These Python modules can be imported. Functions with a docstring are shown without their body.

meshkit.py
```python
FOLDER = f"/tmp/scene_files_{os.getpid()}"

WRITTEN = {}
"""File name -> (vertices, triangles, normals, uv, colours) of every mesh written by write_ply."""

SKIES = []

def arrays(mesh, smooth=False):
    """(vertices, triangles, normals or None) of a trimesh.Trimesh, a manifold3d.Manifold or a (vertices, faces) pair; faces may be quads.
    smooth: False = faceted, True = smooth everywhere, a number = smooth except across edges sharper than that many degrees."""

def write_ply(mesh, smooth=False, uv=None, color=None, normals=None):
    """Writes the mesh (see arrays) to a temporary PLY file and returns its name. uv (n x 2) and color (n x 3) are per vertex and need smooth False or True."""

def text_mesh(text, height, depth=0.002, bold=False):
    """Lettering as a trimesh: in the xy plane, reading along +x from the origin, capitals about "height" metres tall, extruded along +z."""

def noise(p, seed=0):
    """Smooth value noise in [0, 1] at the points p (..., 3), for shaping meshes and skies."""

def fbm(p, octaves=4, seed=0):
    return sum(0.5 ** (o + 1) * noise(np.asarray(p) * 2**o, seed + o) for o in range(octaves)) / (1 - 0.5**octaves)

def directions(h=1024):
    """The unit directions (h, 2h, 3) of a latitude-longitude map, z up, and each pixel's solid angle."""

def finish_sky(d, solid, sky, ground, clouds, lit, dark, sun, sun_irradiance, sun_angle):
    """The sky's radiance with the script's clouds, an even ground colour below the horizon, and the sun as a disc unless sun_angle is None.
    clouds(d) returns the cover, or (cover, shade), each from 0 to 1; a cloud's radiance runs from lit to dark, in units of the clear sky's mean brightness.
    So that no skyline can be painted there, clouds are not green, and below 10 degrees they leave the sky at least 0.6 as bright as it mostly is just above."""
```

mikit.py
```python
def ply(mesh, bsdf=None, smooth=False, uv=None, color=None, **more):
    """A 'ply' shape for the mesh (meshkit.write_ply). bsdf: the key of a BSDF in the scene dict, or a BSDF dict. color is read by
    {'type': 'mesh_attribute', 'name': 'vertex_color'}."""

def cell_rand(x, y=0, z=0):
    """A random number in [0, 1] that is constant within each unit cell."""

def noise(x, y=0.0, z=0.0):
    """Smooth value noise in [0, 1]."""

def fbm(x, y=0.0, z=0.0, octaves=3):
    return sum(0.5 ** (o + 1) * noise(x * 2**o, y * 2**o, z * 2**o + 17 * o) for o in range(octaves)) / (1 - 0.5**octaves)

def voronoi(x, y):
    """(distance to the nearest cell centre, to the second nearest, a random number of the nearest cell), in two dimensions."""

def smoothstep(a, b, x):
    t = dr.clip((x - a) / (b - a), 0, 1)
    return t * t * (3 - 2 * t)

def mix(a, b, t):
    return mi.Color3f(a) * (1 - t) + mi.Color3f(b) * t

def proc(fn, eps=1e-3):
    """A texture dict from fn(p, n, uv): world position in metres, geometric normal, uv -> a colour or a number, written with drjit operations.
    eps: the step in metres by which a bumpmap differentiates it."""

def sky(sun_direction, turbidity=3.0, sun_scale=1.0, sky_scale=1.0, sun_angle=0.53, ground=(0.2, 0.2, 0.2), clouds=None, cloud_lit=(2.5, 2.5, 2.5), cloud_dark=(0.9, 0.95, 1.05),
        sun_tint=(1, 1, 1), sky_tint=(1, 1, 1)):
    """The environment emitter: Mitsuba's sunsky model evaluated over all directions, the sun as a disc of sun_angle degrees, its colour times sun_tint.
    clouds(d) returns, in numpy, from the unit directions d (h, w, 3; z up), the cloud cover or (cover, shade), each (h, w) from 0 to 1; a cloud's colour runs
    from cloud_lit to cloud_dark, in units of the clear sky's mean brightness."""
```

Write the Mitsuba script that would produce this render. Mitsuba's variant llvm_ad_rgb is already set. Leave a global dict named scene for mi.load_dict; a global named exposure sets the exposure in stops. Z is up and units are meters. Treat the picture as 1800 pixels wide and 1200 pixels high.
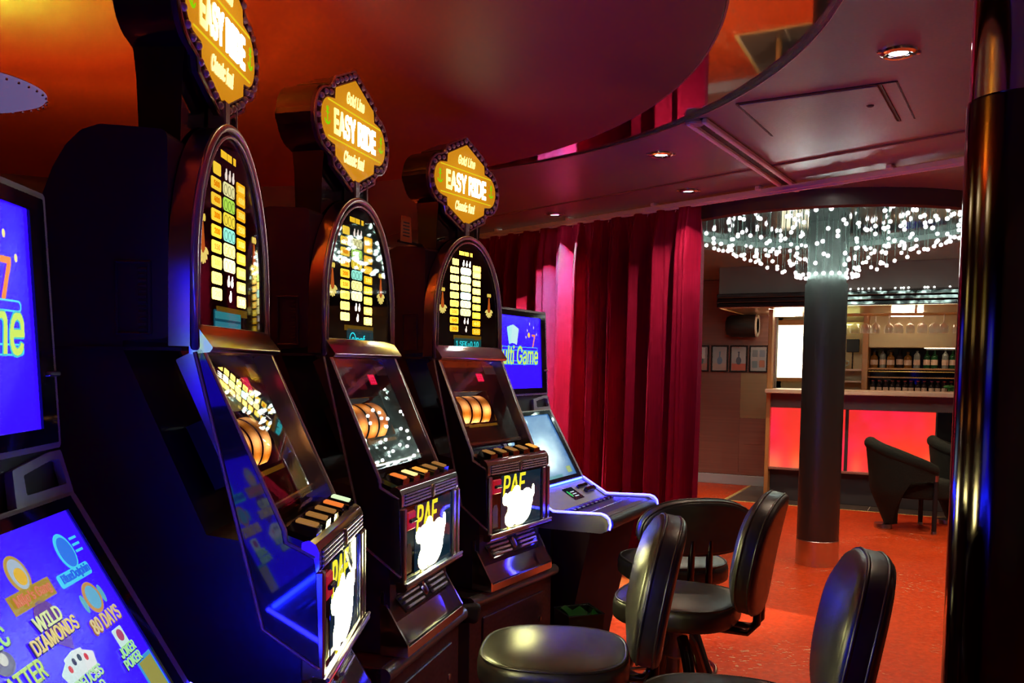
import math, random
import numpy as np
import trimesh
import mitsuba as mi
import drjit as dr
import mikit, meshkit
from shapely.geometry import Polygon, Point, LineString, box as sbox
from shapely import affinity
from shapely.ops import unary_union
import manifold3d as m3

T = mi.ScalarTransform4f
rng = np.random.default_rng(7)
scene, labels = {}, {}
exposure = 0.0

# ------------------------------------------------------------------ camera
HC = 1.35                      # eye height
F = 1560.0                     # focal length in pixels of an 1800 px wide frame
ROLL = 0.013
PITCH = math.atan(F / 24250.0)
PPY = 641.8 + F * math.tan(PITCH)
_fw = np.array([0, math.cos(PITCH), -math.sin(PITCH)])
_up0 = np.array([0, math.sin(PITCH), math.cos(PITCH)])
_up = -math.sin(ROLL) * np.array([1.0, 0, 0]) + math.cos(ROLL) * _up0
scene['camera'] = {'type': 'perspective', 'fov': math.degrees(2 * math.atan(900 / F)), 'fov_axis': 'x',
                   'principal_point_offset_x': 0.0, 'principal_point_offset_y': (600 - PPY) / 1200.0,
                   'to_world': T().look_at([0, 0, HC], (np.array([0, 0, HC]) + _fw).tolist(), _up.tolist())}

# ------------------------------------------------------------------ light
# ceiling downlights: x, y, strength (the first five are in view, the others are unseen, added to brighten floor and back wall)
Z_CEIL = 2.37
DOWN = [(1.224, 2.916, 2.5), (0.697, 4.324, 0.8), (0.999, 5.19, 6.0), (1.747, 4.92, 1.6), (0.270, 6.050, 190.0)]
DOWN_ADDED = [(2.55, 2.7, 1.8), (3.4, 5.4, 6.0), (2.75, 7.9, 7.0), (4.6, 6.6, 6.0), (0.85, 8.7, 11.0), (2.45, 4.1, 4.0), (4.3, 3.6, 5.0)]
WARM = np.array([1.0, 0.78, 0.52])
LED_BLUE = [0.6, 0.65, 60.0]
LED_BAR = [0.30, 0.95, 95.0]
SAUCER_GLOW = np.array([1.0, 0.27, 0.015]) * 5200
SAUCER = (-1.375, 2.22, 2.008)
TIP_GLOW = [30.0, 42.0, 37.0]
BAR_RED = 1.0
for i, (x, y, s) in enumerate(DOWN + DOWN_ADDED):
    scene[f'downlight_beam_{i}'] = {'type': 'spot', 'intensity': {'type': 'rgb', 'value': (WARM * s).tolist()}, 'cutoff_angle': 42.0 if i == 4 else 58.0, 'beam_width': 12.0 if i == 4 else 26.0,
                                    'to_world': T().look_at([x, y, Z_CEIL - 0.035], [x + (0.10 if i == 4 else 0), y + (0.09 if i == 4 else 0), 0], [0, 1, 0])}

# ------------------------------------------------------------------ materials
def lin(r, g, b):
    c = np.array([r, g, b]) / 255.0
    return np.where(c <= 0.04045, c / 12.92, ((c + 0.055) / 1.055) ** 2.4)

def mat(name, color, rough=0.5, metal=0.0, spec=0.5, two=False, **more):
    c = color if isinstance(color, dict) else {'type': 'rgb', 'value': [float(x) for x in np.broadcast_to(color, 3)]}
    b = {'type': 'principled', 'base_color': c, 'roughness': rough, 'metallic': metal, 'specular': spec, **more}
    scene['mat_' + name] = {'type': 'twosided', 'bsdf': b} if two else b

N, FB, SS, MX = mikit.noise, mikit.fbm, mikit.smoothstep, mikit.mix

def carpet_color(p, n, uv):
    base = MX([0.47, 0.034, 0.006], [0.55, 0.050, 0.008], FB(p.x * 3, p.y * 3, 0.0, 3))
    fine = FB(p.x * 60, p.y * 60, 1.0, 2)
    base = base * (0.85 + 0.3 * fine)
    patch = SS(0.55, 0.72, FB(p.x * 4.2 + 11, p.y * 4.2, 3.0, 2))
    speck = SS(0.80, 0.86, N(p.x * 55, p.y * 95, 5.0)) * (0.15 + 0.85 * patch)
    return MX(base, [0.62, 0.30, 0.16], speck * 0.8)
mat('carpet', mikit.proc(carpet_color), rough=0.45, spec=0.14)

def ceil_color(p, n, uv):
    t = FB(p.x * 1.5, p.y * 1.5, p.z * 1.5, 3)
    g = N(p.x * 180, p.y * 180, p.z * 180)
    return MX([0.19, 0.20, 0.165], [0.23, 0.24, 0.20], t) * (0.93 + 0.14 * g)
mat('ceiling', mikit.proc(ceil_color), rough=0.33, spec=0.8)

def disc_color(p, n, uv):
    t = FB(p.x * 2.2, p.y * 2.2, 2.0, 3)
    return MX([0.125, 0.020, 0.024], [0.165, 0.028, 0.030], t)
mat('disc', mikit.proc(disc_color), rough=0.55, spec=0.3)
mat('mirror', [0.86, 0.84, 0.82], rough=0.015, metal=1.0)
mat('chrome', [0.82, 0.80, 0.78], rough=0.09, metal=1.0)
mat('chrome_soft', [0.62, 0.60, 0.58], rough=0.22, metal=1.0)
mat('steel', [0.50, 0.49, 0.47], rough=0.32, metal=0.9)
mat('silver_plastic', [0.30, 0.30, 0.28], rough=0.35, spec=0.6)
mat('black_matte', [0.012, 0.012, 0.014], rough=0.5, spec=0.4)
mat('cabinet_black', [0.022, 0.020, 0.028], rough=0.42, spec=0.5)
mat('black_gloss', [0.008, 0.008, 0.009], rough=0.06, spec=0.75)
mat('panel_gloss', [0.010, 0.010, 0.014], rough=0.05, spec=1.0, clearcoat=0.8, clearcoat_gloss=0.95)
mat('glass_dark', [0.004, 0.004, 0.006], rough=0.03, spec=0.8)
mat('acrylic', [0.80, 0.76, 0.90], rough=0.16, metal=0.35, spec=0.9)
mat('chrome_edge', [0.92, 0.90, 0.86], rough=0.25, metal=0.7)
mat('base_dark', [0.026, 0.010, 0.015], rough=0.75, spec=0.08)
mat('rubber', [0.015, 0.015, 0.015], rough=0.6)
mat('pole_black', [0.10, 0.085, 0.08], rough=0.12, metal=1.0)
mat('pillar_black', [0.016, 0.015, 0.014], rough=0.38, spec=0.8)

def leather_color(p, n, uv):
    t = FB(p.x * 40, p.y * 40, p.z * 40, 2)
    return MX([0.012, 0.011, 0.011], [0.020, 0.018, 0.017], t)
mat('leather', mikit.proc(leather_color), rough=0.36, spec=0.9)

def velvet_color(p, n, uv):
    t = FB(p.x * 5, p.y * 5, p.z * 0.7, 2)
    w = N(p.x * 160, p.y * 160, p.z * 8)
    return MX([0.125, 0.0015, 0.018], [0.165, 0.002, 0.024], t) * (0.85 + 0.3 * w)
mat('velvet', mikit.proc(velvet_color), rough=0.7, spec=0.06, sheen=0.15, sheen_tint=1.0, two=True)

def armchair_color(p, n, uv):
    return MX([0.010, 0.010, 0.008], [0.026, 0.025, 0.018], N(p.x * 220, p.y * 220, p.z * 220))
mat('chair_fabric', mikit.proc(armchair_color), rough=0.85, spec=0.2)

def copper_color(p, n, uv):
    t = FB(p.x * 1.0, p.y * 1.0, p.z * 60, 3)
    return MX([0.30, 0.155, 0.13], [0.42, 0.215, 0.175], t)
mat('wall_panel', mikit.proc(copper_color), rough=0.30, spec=0.6, metallic=0.0) if False else None
mat('copper_panel', mikit.proc(copper_color), rough=0.34, metal=0.35)

def olive_color(p, n, uv):
    t = FB(p.x * 1.3, p.y * 1.3, p.z * 50, 3)
    return MX([0.42, 0.32, 0.18], [0.50, 0.38, 0.22], t)
mat('olive_panel', mikit.proc(olive_color), rough=0.38, metal=0.3)

def wood_color(p, n, uv):
    t = FB(p.x * 14, p.y * 14, p.z * 1.2, 3)
    return MX([0.34, 0.13, 0.04], [0.52, 0.24, 0.08], t)
mat('wood', mikit.proc(wood_color), rough=0.4)
mat('dark_wall', [0.045, 0.030, 0.032], rough=0.6)
mat('beige_wall', [0.52, 0.44, 0.36], rough=0.6)
mat('base_metal', [0.62, 0.62, 0.70], rough=0.45, metal=0.3)
mat('dim_wall', [0.16, 0.10, 0.09], rough=0.6)

def base_color(p, n, uv):
    t = FB(p.x * 9, p.y * 9, p.z * 2, 3)
    g = N(p.x * 120, p.y * 120, p.z * 120)
    return MX([0.046, 0.017, 0.022], [0.066, 0.024, 0.030], t) * (0.85 + 0.3 * g)
mat('base_brown', mikit.proc(base_color), rough=0.45)

def tile_color(p, n, uv):
    t = FB(p.x * 5, p.y * 5, 1.0, 3)
    return MX([0.050, 0.032, 0.026], [0.085, 0.052, 0.040], t)
mat('tile', mikit.proc(tile_color), rough=0.28)
mat('grout', [0.45, 0.34, 0.25], rough=0.7)
mat('brass', [0.75, 0.52, 0.18], rough=0.35, metal=0.35)
mat('counter', [0.62, 0.42, 0.30], rough=0.3)
mat('bar_cream', [0.55, 0.43, 0.24], rough=0.5)
mat('canopy_under', [0.80, 0.66, 0.42], rough=0.16, metal=0.75)
mat('deck_grey', [0.07, 0.07, 0.11], rough=0.30, spec=0.6)
mat('edge_grey', [0.22, 0.21, 0.20], rough=0.32, metal=0.6)
mat('drum_grey', [0.055, 0.058, 0.055], rough=0.5)
mat('apron', [0.14, 0.10, 0.085], rough=0.35)
mat('screen', [0.004, 0.004, 0.006], rough=0.22, spec=0.35)
mat('white_paint', [0.80, 0.78, 0.76], rough=0.5)
mat('paper_orange', [0.85, 0.36, 0.07], rough=0.6)
mat('bin', [0.010, 0.012, 0.010], rough=0.3)
mat('bag_green', [0.012, 0.10, 0.016], rough=0.35)
mat('foam_black', [0.006, 0.006, 0.007], rough=0.6)
mat('gold_print', [0.55, 0.36, 0.10], rough=0.5)
mat('red_print', [0.45, 0.02, 0.02], rough=0.4)
mat('yellow_print', [0.30, 0.26, 0.03], rough=0.4)
mat('sticker', [0.30, 0.36, 0.32], rough=0.6)
mat('amber_key', [0.42, 0.20, 0.05], rough=0.25)
mat('topper_plate', [0.060, 0.020, 0.060], rough=0.2, spec=0.6)
mat('vertex', {'type': 'mesh_attribute', 'name': 'vertex_color'}, rough=0.35)
mat('bottle_green', [0.010, 0.050, 0.016], rough=0.1)
mat('bottle_amber', [0.16, 0.06, 0.012], rough=0.1)
mat('bottle_clear', [0.16, 0.17, 0.15], rough=0.08, spec=0.9)
mat('pale_ring', [0.55, 0.55, 0.48], rough=0.4)
mat('bottle_dark', [0.020, 0.012, 0.012], rough=0.1)
mat('cap_red', [0.55, 0.04, 0.03], rough=0.4)
mat('leaf', [0.04, 0.16, 0.03], rough=0.5)
scene['mat_glass'] = {'type': 'thindielectric', 'int_ior': 1.5}
scene['mat_stemware'] = {'type': 'thindielectric', 'int_ior': 1.5}
scene['mat_fibre'] = {'type': 'principled', 'base_color': {'type': 'rgb', 'value': [0.05, 0.075, 0.065]}, 'roughness': 0.3, 'specular': 0.5}

# ------------------------------------------------------------------ helpers
def rotz(deg):
    a = math.radians(deg); c, s = math.cos(a), math.sin(a)
    return np.array([[c, -s, 0, 0], [s, c, 0, 0], [0, 0, 1, 0], [0, 0, 0, 1.0]])

def rot(axis, deg):
    return trimesh.transformations.rotation_matrix(math.radians(deg), axis)

def tr(x, y, z=0.0):
    m = np.eye(4); m[:3, 3] = (x, y, z); return m

def sc(x, y, z):
    return np.diag([x, y, z, 1.0])

def moved(mesh, m):
    mesh = mesh.copy(); mesh.apply_transform(m); return mesh

def cat(*ms):
    return trimesh.util.concatenate([m for m in ms if m is not None])

def tomesh(man):
    k = man.to_mesh()
    return trimesh.Trimesh(np.array(k.vert_properties[:, :3]), np.array(k.tri_verts), process=False)

def bev(x0, x1, y0, y1, z0, z1, b=0.004):
    """A box with chamfered edges."""
    b = min(b, 0.45 * min(x1 - x0, y1 - y0, z1 - z0))
    P = []
    for x, sx in ((x0, 1), (x1, -1)):
        for y, sy in ((y0, 1), (y1, -1)):
            for z, sz in ((z0, 1), (z1, -1)):
                P += [(x, y + sy * b, z + sz * b), (x + sx * b, y, z + sz * b), (x + sx * b, y + sy * b, z)]
    return trimesh.convex.convex_hull(np.array(P))

def bx(x0, x1, y0, y1, z0, z1):
    return trimesh.creation.box(bounds=[(x0, y0, z0), (x1, y1, z1)])

def extr(poly, h):
    """Extrude a shapely polygon along +z."""
    geoms = getattr(poly, 'geoms', [poly])
    return cat(*[trimesh.creation.extrude_polygon(g, h, engine='earcut') for g in geoms if g.area > 1e-9])

def side_prism(pts, x0, x1, r=0.0, seg=6):
    """A side profile given as (v, z) points (v points towards the player) extruded across the width from x0 to x1; corners rounded by r."""
    p = Polygon(pts)
    if r:
        p = p.buffer(-r, join_style=1).buffer(r, quad_segs=seg)
    m = extr(p, x1 - x0)
    v = m.vertices
    m.vertices = np.stack([x0 + v[:, 2], -v[:, 0], v[:, 1]], 1)
    m.fix_normals()
    return m

def rail(points, r, sides=8, closed=False):
    """A tube along a polyline with mitred joints and flat caps."""
    p = np.asarray(points, float); n = len(p)
    if closed:
        t = np.roll(p, -1, 0) - np.roll(p, 1, 0)
    else:
        t = np.gradient(p, axis=0)
    t /= np.linalg.norm(t, axis=1, keepdims=True)
    a = np.cross(t[0], [0, 0, 1.0] if abs(t[0][2]) < 0.9 else [1.0, 0, 0]); a /= np.linalg.norm(a)
    V = []
    rr = np.broadcast_to(r, (n,))
    for i in range(n):
        a = a - t[i] * (a @ t[i]); a /= np.linalg.norm(a)
        b = np.cross(t[i], a)
        k = 1.0
        if 0 < i < n - 1:
            d = p[i] - p[i - 1]; d = d / np.linalg.norm(d); k = 1 / max(0.5, abs(d @ t[i]))
        ang = np.arange(sides) * 2 * np.pi / sides
        V.append(p[i] + rr[i] * k ** 0.5 * (np.cos(ang)[:, None] * a + np.sin(ang)[:, None] * b))
    V = np.vstack(V); Fs = []
    m = n if closed else n - 1
    for i in range(m):
        j = (i + 1) % n
        for k in range(sides):
            k2 = (k + 1) % sides
            Fs += [(i * sides + k, i * sides + k2, j * sides + k2), (i * sides + k, j * sides + k2, j * sides + k)]
    if not closed:
        c0, c1 = len(V), len(V) + 1
        V = np.vstack([V, p[0], p[-1]])
        for k in range(sides):
            k2 = (k + 1) % sides
            Fs += [(c0, k2, k), (c1, (n - 1) * sides + k, (n - 1) * sides + k2)]
    return trimesh.Trimesh(V, Fs, process=False)

def lathe(profile, seg=32):
    """Revolve (r, z) points around z; the profile may start and end on the axis."""
    m = trimesh.creation.revolve(np.array(profile, float), sections=seg)
    m.fix_normals()
    return m

def ball(r, sub=2):
    return trimesh.creation.icosphere(subdivisions=sub, radius=r)

def disc(r, z=0.0, seg=40, down=True):
    a = np.arange(seg) * 2 * np.pi / seg
    V = np.vstack([[0, 0, z], np.stack([r * np.cos(a), r * np.sin(a), a * 0 + z], 1)])
    f = [(0, 1 + (i + 1) % seg, 1 + i) if down else (0, 1 + i, 1 + (i + 1) % seg) for i in range(seg)]
    return trimesh.Trimesh(V, f, process=False)

def hull_rounded(pts, r, seg=16):
    """The hull of spheres of radius r at pts."""
    return tomesh(m3.Manifold.batch_hull([m3.Manifold.sphere(r, seg).translate(list(map(float, p))) for p in pts]))

def text(s, h, bold=True, w=None, shear=0.0, depth=0.0012, heavy=0):
    """Lettering centred on the origin, reading along x; w squeezes it to a width; shear slants it; heavy thickens the strokes."""
    m = meshkit.text_mesh(s, h, depth, bold)
    if heavy:
        sec = m.section(plane_origin=[0, 0, depth / 2], plane_normal=[0, 0, 1])
        polys = sec.to_2D(to_2D=np.eye(4))[0].polygons_full
        m = extr(unary_union([p.buffer(heavy) for p in polys]), depth)
    b = m.bounds
    m.apply_translation([-(b[0][0] + b[1][0]) / 2, -(b[0][1] + b[1][1]) / 2, 0])
    if w:
        m.apply_transform(sc(w / (b[1][0] - b[0][0]), 1, 1))
    if shear:
        k = np.eye(4); k[0, 1] = shear; m.apply_transform(k)
    return m

def E(rgb, w=0.02):
    """An area emitter; w is how often it is picked as a light."""
    return {'type': 'area', 'sampling_weight': float(w), 'radiance': {'type': 'rgb', 'value': [float(x) for x in rgb]}}

EV = lambda w=0.02: {'type': 'area', 'sampling_weight': float(w), 'radiance': {'type': 'mesh_attribute', 'name': 'vertex_color'}}

def shp(mesh, m, smooth=False, emit=None, color=None):
    d = mikit.ply(mesh, 'mat_' + m, smooth=smooth, color=color)
    if emit is not None:
        d['emitter'] = emit
    return d

def fresh(key):
    if key not in scene and key not in labels:
        return key
    i = 1
    while f'{key}_{i:03d}' in scene or f'{key}_{i:03d}' in labels:
        i += 1
    return f'{key}_{i:03d}'

def put(key, d, M=None):
    key = fresh(key)
    scene[key] = d if M is None else {**d, 'to_world': T(np.asarray(M) @ np.array(T(d['to_world']).matrix, float) if 'to_world' in d else np.asarray(M))}
    return key

def struct(key, mesh, m, label=None, **k):
    key = put(key, shp(mesh, m, **k))
    labels[key] = {'kind': 'structure', **({'label': label} if label else {})}
    return key

def thing(name, label, cat_, group=None, kind=None):
    key = fresh(name)
    labels[key] = {'label': label, 'category': cat_}
    if group: labels[key]['group'] = group
    if kind: labels[key]['kind'] = kind
    return key

def part(root, sub, d, M=None, label=None):
    key = put(f'{root}__{sub}', d, M)
    if label: labels[key] = {'label': label}
    return key

class Flat:
    """Flat print: coloured pieces in a plane, joined in one thin mesh with a colour per vertex."""
    def __init__(self): self.m, self.c, self.k = [], [], 0
    def poly(self, p, color, layer=None, depth=0.0006):
        self.k = self.k + 1 if layer is None else layer
        m = extr(p, depth); m.apply_translation([0, 0, self.k * 0.0004])
        self.m.append(m); self.c.append(np.tile(np.asarray(color, float), (len(m.vertices), 1)))
        return self
    def mesh(self, m, color, at=(0, 0), deg=0.0, layer=None):
        self.k = self.k + 1 if layer is None else layer
        m = moved(m, tr(at[0], at[1], self.k * 0.0004) @ rotz(deg))
        c = color(m.vertices) if callable(color) else np.tile(np.asarray(color, float), (len(m.vertices), 1))
        self.m.append(m); self.c.append(c)
        return self
    def shape(self, m='glass_dark', emit=None):
        return shp(cat(*self.m), m, emit=emit, color=np.vstack(self.c))

def rrect(x0, x1, y0, y1, r):
    return sbox(x0 + r, y0 + r, x1 - r, y1 - r).buffer(r, quad_segs=4)

def ell(cx, cy, rx, ry, q=10):
    return affinity.scale(Point(cx, cy).buffer(1, quad_segs=q), rx, ry, origin=(cx, cy))

def plane(P, Q):
    """Frame of a sloping front from its profile points P (top) to Q (bottom), each (v, z): x across, y up the slope, z outwards; origin at P."""
    d = np.array([0, -(Q[0] - P[0]), Q[1] - P[1]]); d = d / np.linalg.norm(d)
    up = -d; n = np.cross([1.0, 0, 0], up)
    M = np.eye(4); M[:3, 0] = (1, 0, 0); M[:3, 1] = up; M[:3, 2] = n; M[:3, 3] = (0, -P[0], P[1])
    return M

def pose(x, y, theta):
    """Machine frame in the room: local x runs along its front, local -y towards the player."""
    s, c = math.sin(theta), math.cos(theta)
    M = np.eye(4); M[:3, 0] = (s, c, 0); M[:3, 1] = (-c, s, 0); M[:3, 3] = (x, y, 0)
    return M

# ------------------------------------------------------------------ the room
BT = np.array([2.176, 9.026]); BE = np.array([0.893, -0.451]); BE /= np.linalg.norm(BE); BN = np.array([-BE[1], BE[0]])
BAR = np.eye(4); BAR[:2, 0] = BE; BAR[:2, 1] = BN; BAR[:2, 3] = BT      # bar frame: x along the bar, y away from the viewer
def barpt(a, b): return BT + a * BE + b * BN
def barshape(mesh): return moved(mesh, BAR)

CC, CR = (-1.33, 2.82), 2.25          # round opening in the ceiling
DC, DR = (-1.55, 2.66), 2.11          # the disc hung below it
CH = (2.135, 6.11)                    # chandelier and pillar

floor_poly = Polygon([(-2.7, -2.6), (7.6, -2.6), (7.6, 12.6), (-2.7, 12.6)])
tile_poly = Polygon([barpt(0, 0), barpt(5.2, 0), barpt(5.2, 1.28), barpt(0, 1.28)])
fm = extr(floor_poly.difference(tile_poly), 0.05); fm.apply_translation([0, 0, -0.05])
struct('floor', fm, 'carpet')
gm = extr(tile_poly, 0.05); gm.apply_translation([0, 0, -0.054])
put('floor__grout', shp(gm, 'grout'))
one_tile = shp(bev(0.003, 0.447, 0.003, 0.447, -0.012, 0.0, 0.002), 'tile')
for i in range(10):
    for j in range(3):
        w = np.diag([1, min(1.0, (1.28 - 0.45 * j) / 0.45), 1, 1.0])
        put('floor__tile', one_tile, BAR @ tr(0.02 + 0.45 * i, 0.02 + 0.45 * j if j else 0.02, 0.0) @ (w if j < 2 else np.diag([1, 0.75, 1, 1.0])))
strip = cat(bev(-0.012, 5.2, -0.012, 0.012, -0.02, 0.004, 0.002), bev(-0.012, 0.012, 0.0, 1.28, -0.02, 0.004, 0.002))
struct('trim_1', barshape(strip), 'brass')

ceil = floor_poly.difference(Point(*CC).buffer(CR, quad_segs=40)).difference(Point(*CH).buffer(1.02, quad_segs=32))
cm = extr(ceil, 0.05); cm.apply_translation([0, 0, Z_CEIL])
struct('ceiling', cm, 'ceiling')
lid = extr(floor_poly, 0.05); lid.apply_translation([0, 0, 2.62]); put('ceiling__deck_above', shp(lid, 'dark_wall'))
# mirror in the round opening
mm = moved(disc(CR + 0.03, 0.0, 96), tr(CC[0], CC[1], Z_CEIL + 0.023) @ rot([1, 0, 0], -0.6))
k = thing('mirror_ceiling', 'round mirrored ceiling panel showing as a ring around the dark red disc', 'mirror')
part(k, 'glass', shp(cat(mm, moved(disc(CR + 0.03, 0.02, 96, False), tr(CC[0], CC[1], Z_CEIL + 0.023) @ rot([1, 0, 0], -0.6))), 'mirror'))
part(k, 'rim', shp(rail([(CC[0] + CR * math.cos(a), CC[1] + CR * math.sin(a), Z_CEIL + 0.001) for a in np.linspace(0, 2 * np.pi, 96, False)], 0.003, 6, True), 'steel', smooth=True))
# the dark red disc
prof = [(0, 0.0), (DR - 0.004, 0.0), (DR, 0.004), (DR, 0.04), (DR - 0.004, 0.044), (0, 0.044)]
k = thing('ceiling_disc', 'huge round dark red panel hung below the ceiling over the slot machines', 'ceiling panel')
part(k, 'panel', shp(moved(lathe(prof, 128), tr(DC[0], DC[1], 2.275)), 'disc', smooth=30))
part(k, 'edge_band', shp(moved(lathe([(DR, 0.002), (DR + 0.006, 0.002), (DR + 0.006, 0.042), (DR, 0.042), (DR, 0.002)], 128), tr(DC[0], DC[1], 2.275)), 'copper_panel', smooth=30))
hg = cat(*[trimesh.creation.cylinder(0.008, 0.09, sections=10, transform=tr(DC[0] + 1.4 * math.cos(a), DC[1] + 1.4 * math.sin(a), 2.36)) for a in np.arange(6) * np.pi / 3])
part(k, 'hanger', shp(hg, 'steel'))

def wall(key, p, q, z0=0.0, z1=2.62, t=0.1, m='dark_wall'):
    p, q = np.array(p, float), np.array(q, float); d = (q - p) / np.linalg.norm(q - p); n = np.array([-d[1], d[0]]) * t
    w = extr(Polygon([p, q, q + n, p + n]), z1 - z0); w.apply_translation([0, 0, z0])
    return struct(key, w, m)
wall('wall_left', (-2.6, -2.6), (-2.6, 12.6))
wall('wall_right', (7.5, 12.6), (7.5, -2.6), m='beige_wall')
wall('wall_front', (7.6, -2.5), (-2.7, -2.5), m='beige_wall')
wall('wall_back', barpt(-5.6, 1.30), barpt(0.24, 1.30), m='dim_wall')
wall('wall_side', barpt(0.08, 1.41), barpt(0.08, 1.99), m='bar_cream', t=0.06)
wall('wall_bar', barpt(0.18, 2.00), barpt(5.6, 2.00), m='bar_cream')
# brushed panels on the back wall, each a piece of its own
for (a0, a1, z0, z1, m) in [(-1.55, -0.1425, 0.12, 1.30, 'copper_panel'), (-0.1415, 0.235, 0.12, 0.4775, 'copper_panel'),
                            (-0.1415, 0.235, 0.4785, 0.7775, 'copper_panel'), (-0.1415, 0.235, 0.7785, 1.30, 'olive_panel'), (-1.55, -0.1425, 1.301, 2.36, 'copper_panel'),
                            (-0.1415, 0.235, 1.301, 2.36, 'copper_panel'), (-2.96, -1.551, 0.12, 1.30, 'copper_panel'), (-2.96, -1.551, 1.301, 2.36, 'copper_panel')]:
    put('wall_back__panel', shp(barshape(bev(a0, a1, 1.284, 1.302, z0, z1, 0.001)), m))
struct('baseboard_back', barshape(bev(-5.5, 0.24, 1.272, 1.302, 0.0, 0.115, 0.004)), 'base_metal')

# curtain rail and the curtain
RA, RB = np.array([-1.35, 8.12]), np.array([2.95, 3.28])
rd = (RB - RA) / np.linalg.norm(RB - RA); rn = np.array([rd[1], -rd[0]]); rn = rn if rn @ (-RA) > 0 else -rn   # towards the viewer
RM = np.eye(4); RM[:2, 0] = rd; RM[:2, 1] = -rn; RM[:2, 3] = RA; RL = float(np.linalg.norm(RB - RA))
k = thing('curtain_rail', 'long white curtain rail fixed along the ceiling above the red curtain', 'curtain rail')
part(k, 'track', shp(moved(cat(bev(0, RL, -0.016, 0.016, 2.322, 2.352, 0.004), bev(0, RL, -0.006, 0.006, 2.312, 2.324, 0.002)), RM), 'white_paint'))
brk = shp(cat(bev(-0.014, 0.014, -0.03, 0.03, 2.348, 2.369, 0.003), bev(-0.02, 0.02, -0.02, 0.02, 2.34, 2.356, 0.003)), 'white_paint')
for s in np.arange(0.35, RL, 0.75):
    part(k, 'bracket', brk, RM @ tr(s, 0, 0))
struct('trim_2', moved(bev(0.0, RL, -0.412, -0.400, 2.362, 2.372, 0.003), RM), 'dim_wall')
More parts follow.
